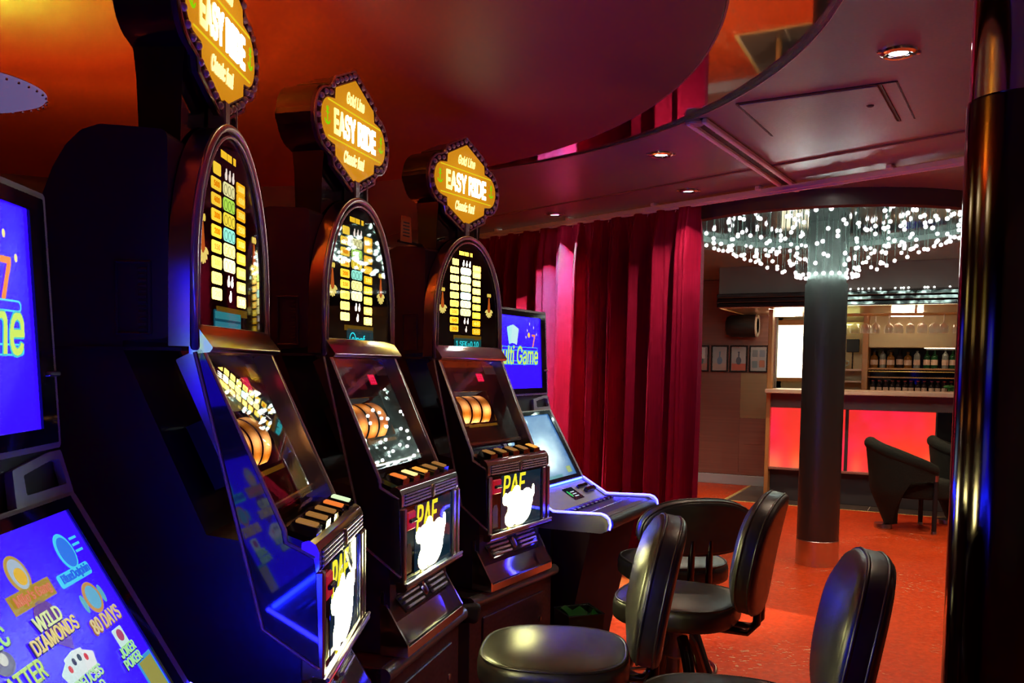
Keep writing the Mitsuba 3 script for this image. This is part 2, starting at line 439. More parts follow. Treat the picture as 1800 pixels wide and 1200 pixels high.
def curtain(s0, s1, z0=0.012, z1=2.318):
    S = np.linspace(s0, s1, 620); Z = np.linspace(0, 1, 26)
    ph, ws = 0.0, []
    for s in S:
        ws.append(ph); ph += (S[1] - S[0]) * 2 * np.pi / (0.135 + 0.09 * meshkit.noise(np.array([s * 3.1, 0.3, 0.7]))) 
    ws = np.array(ws)
    amp = 0.042 + 0.040 * np.array([meshkit.noise(np.array([s * 2.2, 4.0, 1.0])) for s in S])
    V = []
    for z in Z:
        zz = z0 + (z1 - z0) * z
        flare = 1.0 + 0.35 * (1 - z)
        pinch = 0.35 + 0.65 * min(1.0, (1 - z) / 0.10)
        drift = 0.25 * np.array([meshkit.noise(np.array([s * 4.0, z * 1.3, 9.0])) for s in S]) * 6 * (1 - z)
        y = np.sin(ws + 0.6 * drift) + 0.34 * np.sin(2.3 * ws + 1.0 + drift) + 0.10 * np.sin(5.1 * ws)
        y = -amp * flare * pinch * y
        zb = zz + (0.006 * np.sin(ws * 0.5) if z == 0 else 0)
        V.append(np.stack([S, y, np.broadcast_to(zb, S.shape)], 1))
    V = np.array(V); nz, ns = V.shape[:2]; V = V.reshape(-1, 3)
    i, j = np.meshgrid(np.arange(nz - 1), np.arange(ns - 1), indexing='ij'); a = (i * ns + j).ravel()
    Fq = np.stack([a, a + 1, a + ns + 1, a + ns], 1)
    Fs = np.vstack([Fq[:, [0, 1, 2]], Fq[:, [0, 2, 3]]])
    return trimesh.Trimesh(V, Fs, process=False)
SC1 = float((np.array([1.11, 5.36]) - RA) @ rd)
k = thing('curtain', 'tall pleated red velvet curtain hanging to the floor behind the machines', 'curtain')
part(k, 'cloth', shp(moved(curtain(0.05, SC1), RM), 'velvet', smooth=True))
hooks = cat(*[moved(rail([(0, 0, 2.316), (0, 0.006, 2.306), (0, 0, 2.296)], 0.0025, 5), tr(s, 0, 0)) for s in np.arange(0.1, SC1, 0.11)])
part(k, 'hook', shp(moved(hooks, RM), 'white_paint')); labels[k + '__hook'] = {'label': 'small white curtain hooks', 'kind': 'stuff'}

# service hatch in the ceiling
HM = np.eye(4); hx = np.array([0.458, -0.270]); hx /= np.linalg.norm(hx); HM[:2, 0] = hx; HM[:2, 1] = (-hx[1], hx[0]); HM[:2, 3] = (0.850, 3.500)
k = thing('ceiling_hatch', 'flush rectangular service hatch in the ceiling beside the curtain track', 'hatch')
part(k, 'cover', shp(moved(bev(0.008, 0.510, 0.008, 0.530, 2.362, 2.3705, 0.002), HM), 'ceiling'))
part(k, 'frame', shp(moved(cat(bx(0, 0.575, -0.004, 0.004, 2.366, 2.372), bx(0, 0.518, 0.534, 0.542, 2.366, 2.372), bx(-0.004, 0.004, 0, 0.54, 2.366, 2.372), bx(0.514, 0.522, 0, 0.54, 2.366, 2.372), bx(0.57, 0.576, 0, 0.54, 2.368, 2.372)), HM), 'dark_wall'))
part(k, 'lock', shp(moved(lathe([(0, 2.357), (0.010, 2.357), (0.014, 2.361), (0.014, 2.366), (0, 2.366)], 16), HM @ tr(0.45, 0.24)), 'black_matte', smooth=30))
# the double track that crosses the ceiling
TA, TB = np.array([0.742, 3.72]), np.array([1.535, 5.02]); td = (TB - TA) / np.linalg.norm(TB - TA); TM = np.eye(4)
TM[:2, 0] = td; TM[:2, 1] = (-td[1], td[0]); TM[:2, 3] = TA; TL = float(np.linalg.norm(TB - TA))
k = thing('ceiling_track', 'double metal sliding track running across the ceiling between two downlights', 'track')
part(k, 'channel', shp(moved(bev(0, TL, -0.026, 0.026, 2.363, 2.370, 0.001), TM), 'rubber'))
for o in (-0.034, 0.034):
    part(k, 'rail', shp(moved(bev(0, TL, o - 0.011, o + 0.011, 2.346, 2.3695, 0.005), TM), 'white_paint'))
part(k, 'end_cap', shp(moved(cat(bev(TL, TL + 0.03, -0.046, -0.010, 2.335, 2.369, 0.006), bev(TL, TL + 0.03, 0.010, 0.046, 2.335, 2.369, 0.006)), TM), 'white_paint'))
part(k, 'end_plate', shp(moved(lathe([(0, 2.352), (0.034, 2.352), (0.040, 2.358), (0.040, 2.369), (0, 2.369)], 24), tr(0.742, 3.75)), 'silver_plastic', smooth=30))

# downlights
ring = shp(lathe([(0.036, -0.004), (0.038, -0.012), (0.046, -0.014), (0.056, -0.008), (0.058, 0.001), (0.036, 0.001), (0.036, -0.004)], 32), 'chrome', smooth=40)
cup = shp(lathe([(0.036, -0.003), (0.026, 0.0), (0.0, 0.0005)], 32), 'chrome_soft', smooth=True)
lens = shp(moved(disc(0.030, -0.006, 28), np.eye(4)), 'white_paint', emit=E([40, 36, 30], 0.02))
clip = shp(cat(bev(0.056, 0.070, -0.006, 0.006, -0.008, 0.0, 0.002), bev(-0.070, -0.056, -0.006, 0.006, -0.008, 0.0, 0.002)), 'chrome')
DL = ['round recessed downlight nearest the shiny black pole', 'round recessed downlight left of the double ceiling track', 'small round downlight near the right edge of the curtain',
      'small round downlight in front of the sparkling chandelier', 'round downlight shining straight down on the red curtain']
for i, (x, y, s) in enumerate(DOWN + DOWN_ADDED):
    k = thing('downlight', DL[i] if i < 5 else 'unseen added downlight in the ceiling ' + ['right of the black pole', 'above the carpet right of the pillar', 'above the tub armchairs', 'near the right wall', 'in front of the framed prints', 'behind the shiny black pole', 'far right of the picture'][i - 5], 'downlight', 'ceiling downlights')
    M = tr(x, y, Z_CEIL)
    part(k, 'ring', ring, M); part(k, 'reflector', cup, M); part(k, 'lens', lens, M); part(k, 'clip', clip, M)

# saucer lamp that glows up onto the disc
k = thing('saucer_lamp', 'round pale saucer lamp hung under the glowing orange ceiling disc', 'lamp')
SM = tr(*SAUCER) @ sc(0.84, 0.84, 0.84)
part(k, 'shade', shp(lathe([(0, -0.030), (0.10, -0.028), (0.19, -0.018), (0.235, 0.0), (0.240, 0.008), (0.232, 0.012), (0.16, 0.004), (0.05, -0.004), (0, -0.004)], 64), 'white_paint', smooth=40, emit=E([0.085, 0.075, 0.20], 0.02)), SM)  # faint bluish glow put into the shade in place of blue LED light
part(k, 'bulb', shp(moved(disc(0.07, 0.02, 32, False), np.eye(4)), 'white_paint', emit=E(SAUCER_GLOW, 1.0)), SM)
part(k, 'stem', shp(trimesh.creation.cylinder(0.008, 0.34, sections=12, transform=tr(0, 0, 0.172)), 'steel'), SM)
stud = shp(ball(0.004, 1), 'chrome', smooth=True)
for a in np.arange(40) * 2 * np.pi / 40:
    part(k, 'rim_stud', stud, SM @ tr(0.239 * math.cos(a), 0.239 * math.sin(a), -0.004))

# ------------------------------------------------------------------ pole and pillar
k = thing('pole', 'thick shiny black pole with a chrome upper sleeve close to the viewer', 'pole', kind='structure')
PM = tr(1.132, 2.05)
part(k, 'shaft', shp(lathe([(0, 0), (0.1015, 0), (0.1015, 1.955), (0.0995, 1.962), (0, 1.962)], 72), 'pole_black', smooth=30), PM)
part(k, 'sleeve', shp(lathe([(0, 1.962), (0.097, 1.962), (0.097, 2.371), (0, 2.371)], 72), 'chrome', smooth=30), PM)
k = thing('pillar', 'black round pillar with a chrome foot under the chandelier', 'pillar', kind='structure')
PM = tr(*CH)
part(k, 'shaft', shp(lathe([(0, 0.17), (0.139, 0.17), (0.139, 1.93), (0, 1.93)], 64), 'pillar_black', smooth=30), PM)
part(k, 'foot', shp(lathe([(0, 0), (0.142, 0), (0.142, 0.172), (0.139, 0.176), (0, 0.176)], 64), 'chrome_soft', smooth=30), PM)
part(k, 'collar', shp(lathe([(0, 1.93), (0.128, 1.93), (0.128, 2.60), (0, 2.60)], 64), 'pillar_black', smooth=30), PM)

# ------------------------------------------------------------------ chandelier
k = thing('chandelier', 'huge round fibre chandelier of glowing white points around the pillar top', 'chandelier')
CM = tr(*CH)
part(k, 'drum', shp(lathe([(0.96, 2.30), (1.06, 2.265), (1.085, 2.275), (1.085, 2.372), (1.02, 2.372), (1.02, 2.345), (0.96, 2.345), (0.96, 2.30)], 96), 'drum_grey', smooth=30), CM)
part(k, 'mirror_plate', shp(lathe([(0.13, 2.34), (1.03, 2.34), (1.03, 2.352), (0.13, 2.352), (0.13, 2.34)], 96), 'black_gloss', smooth=30), CM)
strand_mesh = trimesh.creation.cylinder(0.0018, 1.0, sections=5); strand_mesh.apply_translation([0, 0, -0.5])
strand = shp(strand_mesh, 'fibre', smooth=True)
tip = shp(ball(0.0125, 1), 'white_paint', smooth=False, emit=E(TIP_GLOW, 0.006))
NS = 250
for i in range(NS):
    r = 0.24 + 0.68 * ((i - 24.5) / (NS - 25)) ** 0.70 if i > 24 else 0.200
    a = i * 2.39996 + 0.15 * rng.normal() if i > 24 else i * 2 * np.pi / 25
    zt = 1.985 + 0.285 * max(0.0, (r - 0.22) / 0.71)
    if i > 24 and rng.random() < 0.5: zt = zt + (2.31 - zt) * rng.uniform(0.08, 0.85)
    x, y = CH[0] + r * math.cos(a), CH[1] + r * math.sin(a)
    s = part(k, 'strand', strand, tr(x, y, 2.342) @ sc(1, 1, 2.342 - zt))
    put(s + '__tip', tip, tr(x, y, zt))

# ------------------------------------------------------------------ the bar
def B(mesh): return moved(mesh, BAR)
k = thing('bar_counter', 'long bar counter with glowing red front panels and a pale top', 'bar counter')
part(k, 'worktop', shp(B(bev(0.37, 4.6, 0.06, 0.75, 1.105, 1.145, 0.006)), 'counter'))
part(k, 'apron', shp(B(bev(0.39, 4.6, 0.28, 0.34, 0.955, 1.104, 0.004)), 'apron'))
part(k, 'plinth', shp(B(bev(0.39, 4.6, 0.36, 0.70, 0.0, 0.335, 0.004)), 'dark_wall'))
part(k, 'foot_ledge', shp(B(bev(0.385, 4.6, 0.25, 0.40, 0.322, 0.345, 0.003)), 'copper_panel'))
part(k, 'body', shp(B(bev(0.40, 4.6, 0.345, 0.72, 0.336, 1.10, 0.004)), 'black_matte'))
part(k, 'post', shp(B(bev(0.352, 0.392, 0.24, 0.36, 0.0, 1.95, 0.004)), 'wood'), label='tall wooden end post')
for a0, a1 in ((1.116, 1.146), (1.925, 1.94)): part(k, 'mullion', shp(B(bev(a0, a1, 0.29, 0.345, 0.345, 0.955, 0.003)), 'dark_wall'))
def red_panel(a0, a1, z0, z1):
    nx, nz = int((a1 - a0) / 0.02) + 2, int((z1 - z0) / 0.02) + 2
    X, Z = np.meshgrid(np.linspace(a0, a1, nx), np.linspace(z0, z1, nz), indexing='ij')
    V = np.stack([X.ravel(), np.full(X.size, 0.315), Z.ravel()], 1)
    i, j = np.meshgrid(np.arange(nx - 1), np.arange(nz - 1), indexing='ij'); q = (i * nz + j).ravel()
    Fs = np.vstack([np.stack([q, q + nz, q + nz + 1], 1), np.stack([q, q + nz + 1, q + 1], 1)])
    n1 = meshkit.fbm(np.stack([V[:, 0] * 5, V[:, 2] * 5, V[:, 2] * 0 + 3], 1), 3)
    n2 = meshkit.noise(np.stack([V[:, 0] * 3, V[:, 2] * 2, V[:, 2] * 0 + 8], 1))
    hot = np.exp(-((V[:, 2] - z0) / 0.14) ** 2) * meshkit.noise(np.stack([V[:, 0] * 9, V[:, 2] * 0, V[:, 2] * 0 + 5], 1)) ** 2
    C = np.stack([0.85 + 0.3 * n1, 0.008 + 0.04 * n2 + 0.22 * hot, 0.010 + 0.12 * (1 - n2) * n1 + 0.05 * hot], 1) * BAR_RED
    m = trimesh.Trimesh(V, Fs, process=False)
    return shp(B(m), 'black_matte', color=C, emit=EV(0.6))
part(k, 'red_panel', red_panel(0.392, 1.116, 0.345, 0.955)); part(k, 'red_panel', red_panel(1.146, 1.925, 0.345, 0.955))
part(k, 'end_panel', shp(B(bev(1.94, 4.6, 0.29, 0.345, 0.345, 0.955, 0.003)), 'black_gloss'))

k = thing('bar_canopy', 'dark ribbed canopy with a bright underside hung over the bar counter', 'canopy')
part(k, 'top_board', shp(B(bev(-0.12, 5.0, 0.0, 1.27, 2.08, 2.10, 0.004)), 'dark_wall'))
for i, z in enumerate((1.962, 2.008, 2.054)):
    part(k, 'fascia_strip', shp(B(cat(bev(-0.12, 5.0, -0.006 - 0.008 * i, 0.016, z, z + 0.040, 0.006))), 'black_gloss'))
part(k, 'side_board', shp(B(bev(-0.12, -0.10, 0.0, 1.27, 1.962, 2.09, 0.004)), 'black_matte'))
part(k, 'underside', shp(B(bev(-0.10, 5.0, 0.01, 1.95, 1.955, 1.966, 0.002)), 'canopy_under'))
lampm = B(bx(0.28, 0.60, 0.62, 0.76, 1.905, 1.945))
part(k, 'lamp_panel', shp(lampm, 'white_paint', emit=E(WARM * 12, 1.0)))
part(k, 'lamp_panel', shp(B(bx(1.45, 1.75, 0.96, 1.08, 1.905, 1.945)), 'white_paint', emit=E(WARM * 14, 1.0)))
part(k, 'light_edge', shp(B(bev(-0.10, -0.085, 0.02, 1.26, 1.948, 1.956, 0.002)), 'brass'))
bead = shp(ball(0.010, 1), 'white_paint', emit=E([5, 6, 5.4], 0.004))
bk = thing('light_string', 'string of tiny white lights lying along the canopy top edge', 'string lights')
part(bk, 'wire', shp(B(rail([(0.95, -0.012, 2.105), (2.2, -0.012, 2.105), (3.0, -0.012, 2.105)], 0.003, 6)), 'black_matte'))
for a in np.sort(rng.uniform(1.0, 2.95, 46)):
    part(bk, 'bulb', bead, BAR @ tr(float(a), -0.012 + rng.normal() * 0.004, 2.113))
struct('trim_3', B(bev(-0.12, 5.0, 0.05, 0.15, 2.10, 2.372, 0.004)), 'dim_wall')

# back bar: shelf cabinet, light box, side shelf
k = thing('light_box', 'bright white lit advertising box on the bar wall left of the pillar', 'light box')
part(k, 'case', shp(B(cat(bev(0.10, 0.14, 1.885, 1.985, 1.20, 1.93, 0.004), bev(0.60, 0.64, 1.885, 1.985, 1.20, 1.93, 0.004), bev(0.10, 0.64, 1.885, 1.985, 1.20, 1.245, 0.004), bev(0.10, 0.64, 1.885, 1.985, 1.87, 1.93, 0.004))), 'wood'))
part(k, 'face', shp(B(bx(0.14, 0.60, 1.92, 1.985, 1.245, 1.87)), 'white_paint', emit=E([2.6, 2.3, 1.5], 0.6)))
k = thing('shelf_unit', 'wooden back bar shelf unit with a mirrored recess full of bottles', 'shelf unit')
part(k, 'side_board', shp(B(bev(1.125, 1.185, 1.62, 2.0, 0.0, 1.95, 0.004)), 'wood'))
part(k, 'header', shp(B(bev(1.185, 4.0, 1.64, 2.0, 1.60, 1.95, 0.004)), 'bar_cream'))
part(k, 'back_mirror', shp(B(bev(1.185, 4.0, 1.975, 1.998, 1.06, 1.60, 0.002)), 'black_gloss'))
part(k, 'shelf', shp(B(bev(1.185, 4.0, 1.66, 1.975, 1.355, 1.375, 0.003)), 'wood'))
part(k, 'shelf', shp(B(bev(1.185, 4.0, 1.66, 1.975, 1.262, 1.276, 0.003)), 'wood'))
part(k, 'lower_counter', shp(B(bev(1.185, 4.0, 1.60, 1.975, 1.02, 1.095, 0.004)), 'wood'))
part(k, 'rail', shp(B(rail([(1.19, 1.665, 1.335), (2.4, 1.665, 1.335), (4.0, 1.665, 1.335)], 0.006, 8)), 'brass'))
part(k, 'cabinet', shp(B(bev(1.185, 4.0, 1.64, 1.98, 0.0, 1.02, 0.004)), 'wood'))
part(k, 'shelf_lamp', shp(B(bx(1.75, 2.05, 1.66, 1.69, 1.592, 1.599)), 'white_paint', emit=E(WARM * 5, 0.4)))
def bottle_mesh(r, h, neck, kind=0):
    s = 0.60 if kind == 0 else 0.70
    return lathe([(0, 0), (r * 0.95, 0), (r, 0.006), (r, h * s), (r * 0.9, h * (s + 0.06)), (neck, h * (s + 0.17)), (neck, h * 0.93), (neck * 1.25, h * 0.935), (neck * 1.25, h * 0.95), (0, h * 0.95)], 20)
def cap_mesh(neck, h): return lathe([(0, h * 0.94), (neck * 1.3, h * 0.94), (neck * 1.3, h), (0, h)], 16)
def label_mesh(r, h): return lathe([(r + 0.0008, h * 0.18), (r + 0.0014, h * 0.19), (r + 0.0014, h * 0.46), (r + 0.0008, h * 0.47)], 20)
kinds = []
for r, h, nk, m, kd in [(0.036, 0.21, 0.013, 'bottle_dark', 0), (0.032, 0.20, 0.012, 'bottle_clear', 1), (0.040, 0.19, 0.014, 'bottle_amber', 0), (0.034, 0.205, 0.012, 'bottle_green', 0)]:
    kinds.append((shp(bottle_mesh(r, h, nk, kd), m, smooth=35), shp(cap_mesh(nk, h), 'black_matte', smooth=35), shp(label_mesh(r, h), 'counter', smooth=True)))
words = ['dark', 'clear', 'amber', 'green']
NTH = 'first second third fourth fifth sixth seventh eighth ninth tenth eleventh twelfth thirteenth fourteenth fifteenth sixteenth seventeenth eighteenth nineteenth twentieth'.split()
for i, a in enumerate(np.arange(1.24, 2.30, 0.088)):
    q = int(rng.integers(0, 4))
    k = thing('bottle', f'{words[q]} spirit bottle on the back bar shelf, {NTH[i]} from the left in the upper row', 'bottle', 'spirit bottles on the back bar shelf')
    M = BAR @ tr(float(a + rng.normal() * 0.008), 1.77 + 0.09 * float(rng.random()), 1.375)
    part(k, 'glass', kinds[q][0], M); part(k, 'cap', kinds[q][1], M); part(k, 'label', kinds[q][2], M)
small = (shp(bottle_mesh(0.027, 0.14, 0.011), 'bottle_dark', smooth=35), shp(cap_mesh(0.013, 0.14), 'cap_red', smooth=35), shp(label_mesh(0.027, 0.14), 'counter', smooth=True))
for i, a in enumerate(np.arange(1.24, 2.30, 0.066)):
    k = thing('small_bottle', f'small red-capped bottle just above the bar counter, {NTH[i]} from the left in its row', 'bottle', 'red-capped bottles on the lower shelf')
    M = BAR @ tr(float(a + rng.normal() * 0.004), 1.71, 1.095)
    part(k, 'glass', small[0], M); part(k, 'cap', small[1], M); part(k, 'label', small[2], M)
# left niche with the till and the white jug
k = thing('side_shelf', 'pale green lit shelf niche between the pillar and the shelf unit', 'shelf')
part(k, 'back_board', shp(B(bev(0.66, 1.12, 1.955, 1.998, 1.0, 1.90, 0.003)), 'bar_cream'))
part(k, 'shelf', shp(B(bev(0.66, 1.12, 1.66, 1.96, 1.335, 1.36, 0.003)), 'counter')); part(k, 'shelf', shp(B(bev(0.66, 1.12, 1.66, 1.96, 1.205, 1.225, 0.003)), 'counter'))
part(k, 'lamp_strip', shp(B(bx(0.75, 1.05, 1.90, 1.94, 1.86, 1.875)), 'white_paint', emit=E([2.4, 2.8, 1.0], 0.3)))
part(k, 'cabinet', shp(B(bev(0.66, 1.12, 1.66, 1.95, 0.0, 1.0, 0.003)), 'wood'))
k = thing('till_screen', 'small dark till screen standing on a stalk in the green niche', 'screen')
part(k, 'panel', shp(B(bev(0.93, 1.07, 1.84, 1.86, 1.55, 1.70, 0.006)), 'black_matte')); part(k, 'stalk', shp(B(trimesh.creation.cylinder(0.007, 0.19, sections=12, transform=tr(1.0, 1.855, 1.455))), 'black_matte'))
k = thing('coffee_jug', 'pale rounded jug on the shelf under the till screen', 'jug')
part(k, 'body', shp(moved(lathe([(0, 0), (0.07, 0), (0.078, 0.03), (0.075, 0.10), (0.06, 0.12), (0, 0.12)], 28), BAR @ tr(0.86, 1.78, 1.36)), 'sticker', smooth=35))
part(k, 'handle', shp(moved(rail([(0.07, 0, 0.09), (0.105, 0, 0.085), (0.11, 0, 0.05), (0.075, 0, 0.03)], 0.007, 8), BAR @ tr(0.86, 1.78, 1.36)), 'sticker', smooth=True))
k = thing('fruit_bowl', 'green leafy garnish in a low bowl at the right end of the bar', 'bowl')
part(k, 'bowl', shp(moved(lathe([(0, 0), (0.05, 0), (0.10, 0.03), (0.105, 0.034), (0.09, 0.03), (0, 0.012)], 28), BAR @ tr(2.02, 1.66, 1.095)), 'bottle_clear', smooth=35))
for i in range(14):
    lf = moved(ball(0.02, 1), sc(1.5, 0.8, 0.5)); part(k, 'leaf', shp(moved(lf, BAR @ tr(2.02 + rng.normal() * 0.04, 1.66 + rng.normal() * 0.03, 1.095 + 0.045 + rng.random() * 0.05) @ rotz(rng.random() * 360) @ rot([1, 0, 0], rng.random() * 80)), 'leaf', smooth=True))
# hanging glasses
k = thing('glass_rack', 'brass rail rack for stemmed glasses under the bar canopy', 'rack')
for b in (0.50, 0.62, 0.74):
    part(k, 'rail', shp(B(cat(bev(0.95, 2.6, b - 0.012, b - 0.006, 1.900, 1.912, 0.002), bev(0.95, 2.6, b + 0.006, b + 0.012, 1.900, 1.912, 0.002))), 'brass'))
part(k, 'hanger', shp(B(cat(*[bev(a - 0.006, a + 0.006, 0.48, 0.76, 1.912, 1.9545, 0.002) for a in (1.0, 1.7, 2.4)])), 'brass'))
gl = lathe([(0.0, 0.0), (0.034, -0.001), (0.036, -0.004), (0.006, -0.012), (0.0045, -0.03), (0.0045, -0.085), (0.012, -0.098), (0.034, -0.12), (0.042, -0.15), (0.040, -0.185), (0.037, -0.20), (0.0355, -0.20), (0.0385, -0.185), (0.0405, -0.15), (0.032, -0.121), (0.0, -0.103)], 24)
glass = shp(gl, 'stemware', smooth=35)
for b in (0.50, 0.62):
    for i, a in enumerate(np.arange(1.03, 2.20, 0.105)):
        k = put('wine_glass', glass, BAR @ tr(float(a + rng.normal() * 0.01), b, 1.916))
        labels[k] = {'label': f'stemmed glass hanging upside down over the bar, {NTH[i]} from the pillar in the ' + ('front' if b < 0.55 else 'rear') + ' row', 'category': 'glass', 'group': 'hanging stemmed glasses'}

# things on the back wall
FR = [(-0.70, -0.515), (-0.488, -0.290), (-0.270, -0.069), (-0.050, 0.160)]
FL = ['black framed print partly behind the curtain edge, first of the row of four', 'black framed print of a blue bottle, second from the curtain', 'black framed print of a bottle over a red band, third from the curtain', 'black framed print of four small squares, nearest the light box']
for i, (a0, a1) in enumerate(FR):
    k = thing('framed_print', FL[i], 'picture', 'framed prints on the back wall')
    z0, z1 = 1.305, 1.612; f = 0.016
    part(k, 'frame', shp(B(cat(bev(a0, a0 + f, 1.262, 1.284, z0, z1, 0.003), bev(a1 - f, a1, 1.262, 1.284, z0, z1, 0.003), bev(a0, a1, 1.262, 1.284, z0, z0 + f, 0.003), bev(a0, a1, 1.262, 1.284, z1 - f, z1, 0.003))), 'black_matte'))
    fl = Flat(); W, Hh = a1 - a0 - 2 * f + 0.002, z1 - z0 - 2 * f + 0.002; cx = W / 2
    fl.poly(sbox(0, 0, W, Hh), [0.42, 0.44, 0.46])
    if i == 3:
        for (u, v, c) in [(0.27, 0.72, (0.2, 0.25, 0.3)), (0.72, 0.72, (0.25, 0.3, 0.4)), (0.27, 0.27, (0.2, 0.3, 0.35)), (0.72, 0.3, (0.5, 0.25, 0.18))]: fl.poly(rrect(W * u - 0.03, W * u + 0.03, Hh * v - 0.04, Hh * v + 0.04, 0.01), c)
    else:
        fl.poly(sbox(0.004, 0.004, W - 0.004, Hh * 0.30), [(0.50, 0.28, 0.24), (0.52, 0.42, 0.38), (0.55, 0.18, 0.14)][i])
        bot = unary_union([ell(cx, Hh * 0.42, 0.030, 0.045), sbox(cx - 0.008, Hh * 0.5, cx + 0.008, Hh * 0.76), sbox(cx - 0.011, Hh * 0.74, cx + 0.011, Hh * 0.80)])
        fl.poly(bot, [(0.10, 0.22, 0.22), (0.16, 0.28, 0.42), (0.10, 0.12, 0.18)][i])
        if i == 0: fl.poly(sbox(W * 0.55, Hh * 0.5, W * 0.8, Hh * 0.95), [0.75, 0.85, 0.85])
    PMt = np.eye(4); PMt[:3, 0] = (1, 0, 0); PMt[:3, 1] = (0, 0, 1); PMt[:3, 2] = (0, -1, 0); PMt[:3, 3] = (a0 + f - 0.001, 1.275, z0 + f - 0.001)
    part(k, 'print', fl.shape('vertex'), BAR @ PMt)
    part(k, 'backing', shp(B(bx(a0 + f - 0.002, a1 - f + 0.002, 1.276, 1.284, z0 + f - 0.002, z1 - f + 0.002)), 'black_matte'))
k = thing('wall_speaker', 'black cylindrical loudspeaker with a pale front ring under the canopy', 'speaker')
SPM = BAR @ tr(-0.10, 1.08, 1.825) @ rotz(2) @ rot([0, 1, 0], 90)
part(k, 'body', shp(lathe([(0, -0.17), (0.10, -0.165), (0.122, -0.12), (0.126, 0.0), (0.126, 0.16), (0, 0.16)], 40), 'foam_black', smooth=35), SPM)
part(k, 'front_ring', shp(lathe([(0.085, 0.158), (0.085, 0.176), (0.118, 0.180), (0.128, 0.172), (0.128, 0.158), (0.085, 0.158)], 40), 'pale_ring', smooth=35), SPM)
part(k, 'cone', shp(lathe([(0.0, 0.150), (0.025, 0.162), (0.03, 0.156), (0.086, 0.172), (0.086, 0.158)], 32), 'foam_black', smooth=35), SPM)
part(k, 'bracket', shp(B(bev(-0.12, -0.08, 1.15, 1.29, 1.80, 1.84, 0.004)), 'black_matte'))

# ------------------------------------------------------------------ slot machines
W1 = 0.43
SILL, WING = (-0.216, 1.376), (-0.068, 1.048)
def arch(grow=0.0, z0=1.376, cx=W1 / 2, hw=0.2185, zc=1.505, zt=1.804):
    a = np.linspace(0, np.pi, 41)
    p = [(cx + (hw + grow) * math.cos(t), zc + (zt - zc + grow) * math.sin(t)) for t in a]
    return Polygon([(cx + hw + grow + 0.004, z0 - grow)] + p + [(cx - hw - grow - 0.004, z0 - grow)])

def front_prism(poly, v0, v1):
    """A front outline (u, z) extruded from depth v0 to v1 (v towards the player)."""
    m = extr(poly, v1 - v0); v = m.vertices
    m.vertices = np.stack([v[:, 0], -(v0 + v[:, 2]), v[:, 1]], 1); m.fix_normals(); return m

def ring_pts(poly, v, inset=0.0):
    p = np.array((poly.buffer(-inset) if inset else poly).exterior.coords)[:-1]
    return [(a, -v, b) for a, b in p]

def mirrored(right):
    return Polygon(right + [(-x, y) for x, y in right[::-1] if abs(x) > 1e-6])
def lobe(cx, cy, rx, ry, a0, a1, n=13):
    return [(cx + rx * math.cos(t), cy + ry * math.sin(t)) for t in np.radians(np.linspace(a0, a1, n))]
SIGN_IN = mirrored([(0, 0.143), (0.120, 0.090), (0.124, 0.060)] + lobe(0.148, -0.002, 0.054, 0.058, 88, -88) + [(0.124, -0.063), (0.121, -0.090), (0, -0.144)])
SIGN_OUT = mirrored([(0, 0.169), (0.118, 0.117), (0.134, 0.090)] + lobe(0.150, -0.003, 0.078, 0.083, 86, -86) + [(0.136, -0.092), (0.128, -0.117), (0, -0.171)])

SLOT = []           # (sub key, dict, local matrix or None): the parts that all three machines share
def S(sub, d, M=None, label=None): SLOT.append((sub, d, M, label))

# cabinet and side panel
S('cabinet', shp(side_prism([(-0.03, 0.60), (-0.03, 0.97), (-0.075, 1.02), (-0.20, 1.04), (-0.345, 1.37), (-0.345, 1.385), (-0.262, 1.39), (-0.262, 1.752), (-0.380, 1.760), (-0.412, 1.750), (-0.440, 1.724), (-0.464, 1.685), (-0.484, 1.635), (-0.499, 1.575), (-0.510, 1.50), (-0.52, 1.40), (-0.52, 0.60)], 0.004, W1 - 0.004, r=0.015), 'cabinet_black', smooth=25))
for s in (-1, 1):
    x0, x1 = (-0.004, 0.004) if s < 0 else (W1 - 0.004, W1 + 0.004)
    S('side_panel', shp(side_prism([(-0.216, 1.372), (-0.202, 1.370), (-0.064, 1.053), (-0.060, 1.028), (-0.006, 1.000), (-0.002, 0.972), (0.004, 0.800), (-0.097, 0.873)], x0, x1, r=0.002), 'panel_gloss'))
    xe = -0.006 if s < 0 else W1 + 0.006
    S('side_trim', shp(rail([(xe, 0.214, 1.366), (xe, 0.097, 0.873), (xe, -0.004, 0.800)], 0.0035, 8), 'chrome_edge', smooth=30))
for x0 in (0.0005, W1 - 0.006): S('seam', shp(bx(x0, x0 + 0.0055, 0.24, 0.515, 1.368, 1.374), 'rubber'))
vent = cat(bev(0.0, 0.006, 0.292, 0.300, 1.395, 1.525, 0.002), bev(0.0, 0.006, 0.352, 0.358, 1.395, 1.525, 0.002), bev(0.0, 0.006, 0.292, 0.358, 1.395, 1.400, 0.002), bev(0.0, 0.006, 0.292, 0.358, 1.520, 1.525, 0.002),
           *[bev(0.0, 0.007, 0.30, 0.316, 1.402 + 0.0095 * i, 1.4075 + 0.0095 * i, 0.001) for i in range(12)])
S('vent', shp(vent, 'cabinet_black'))
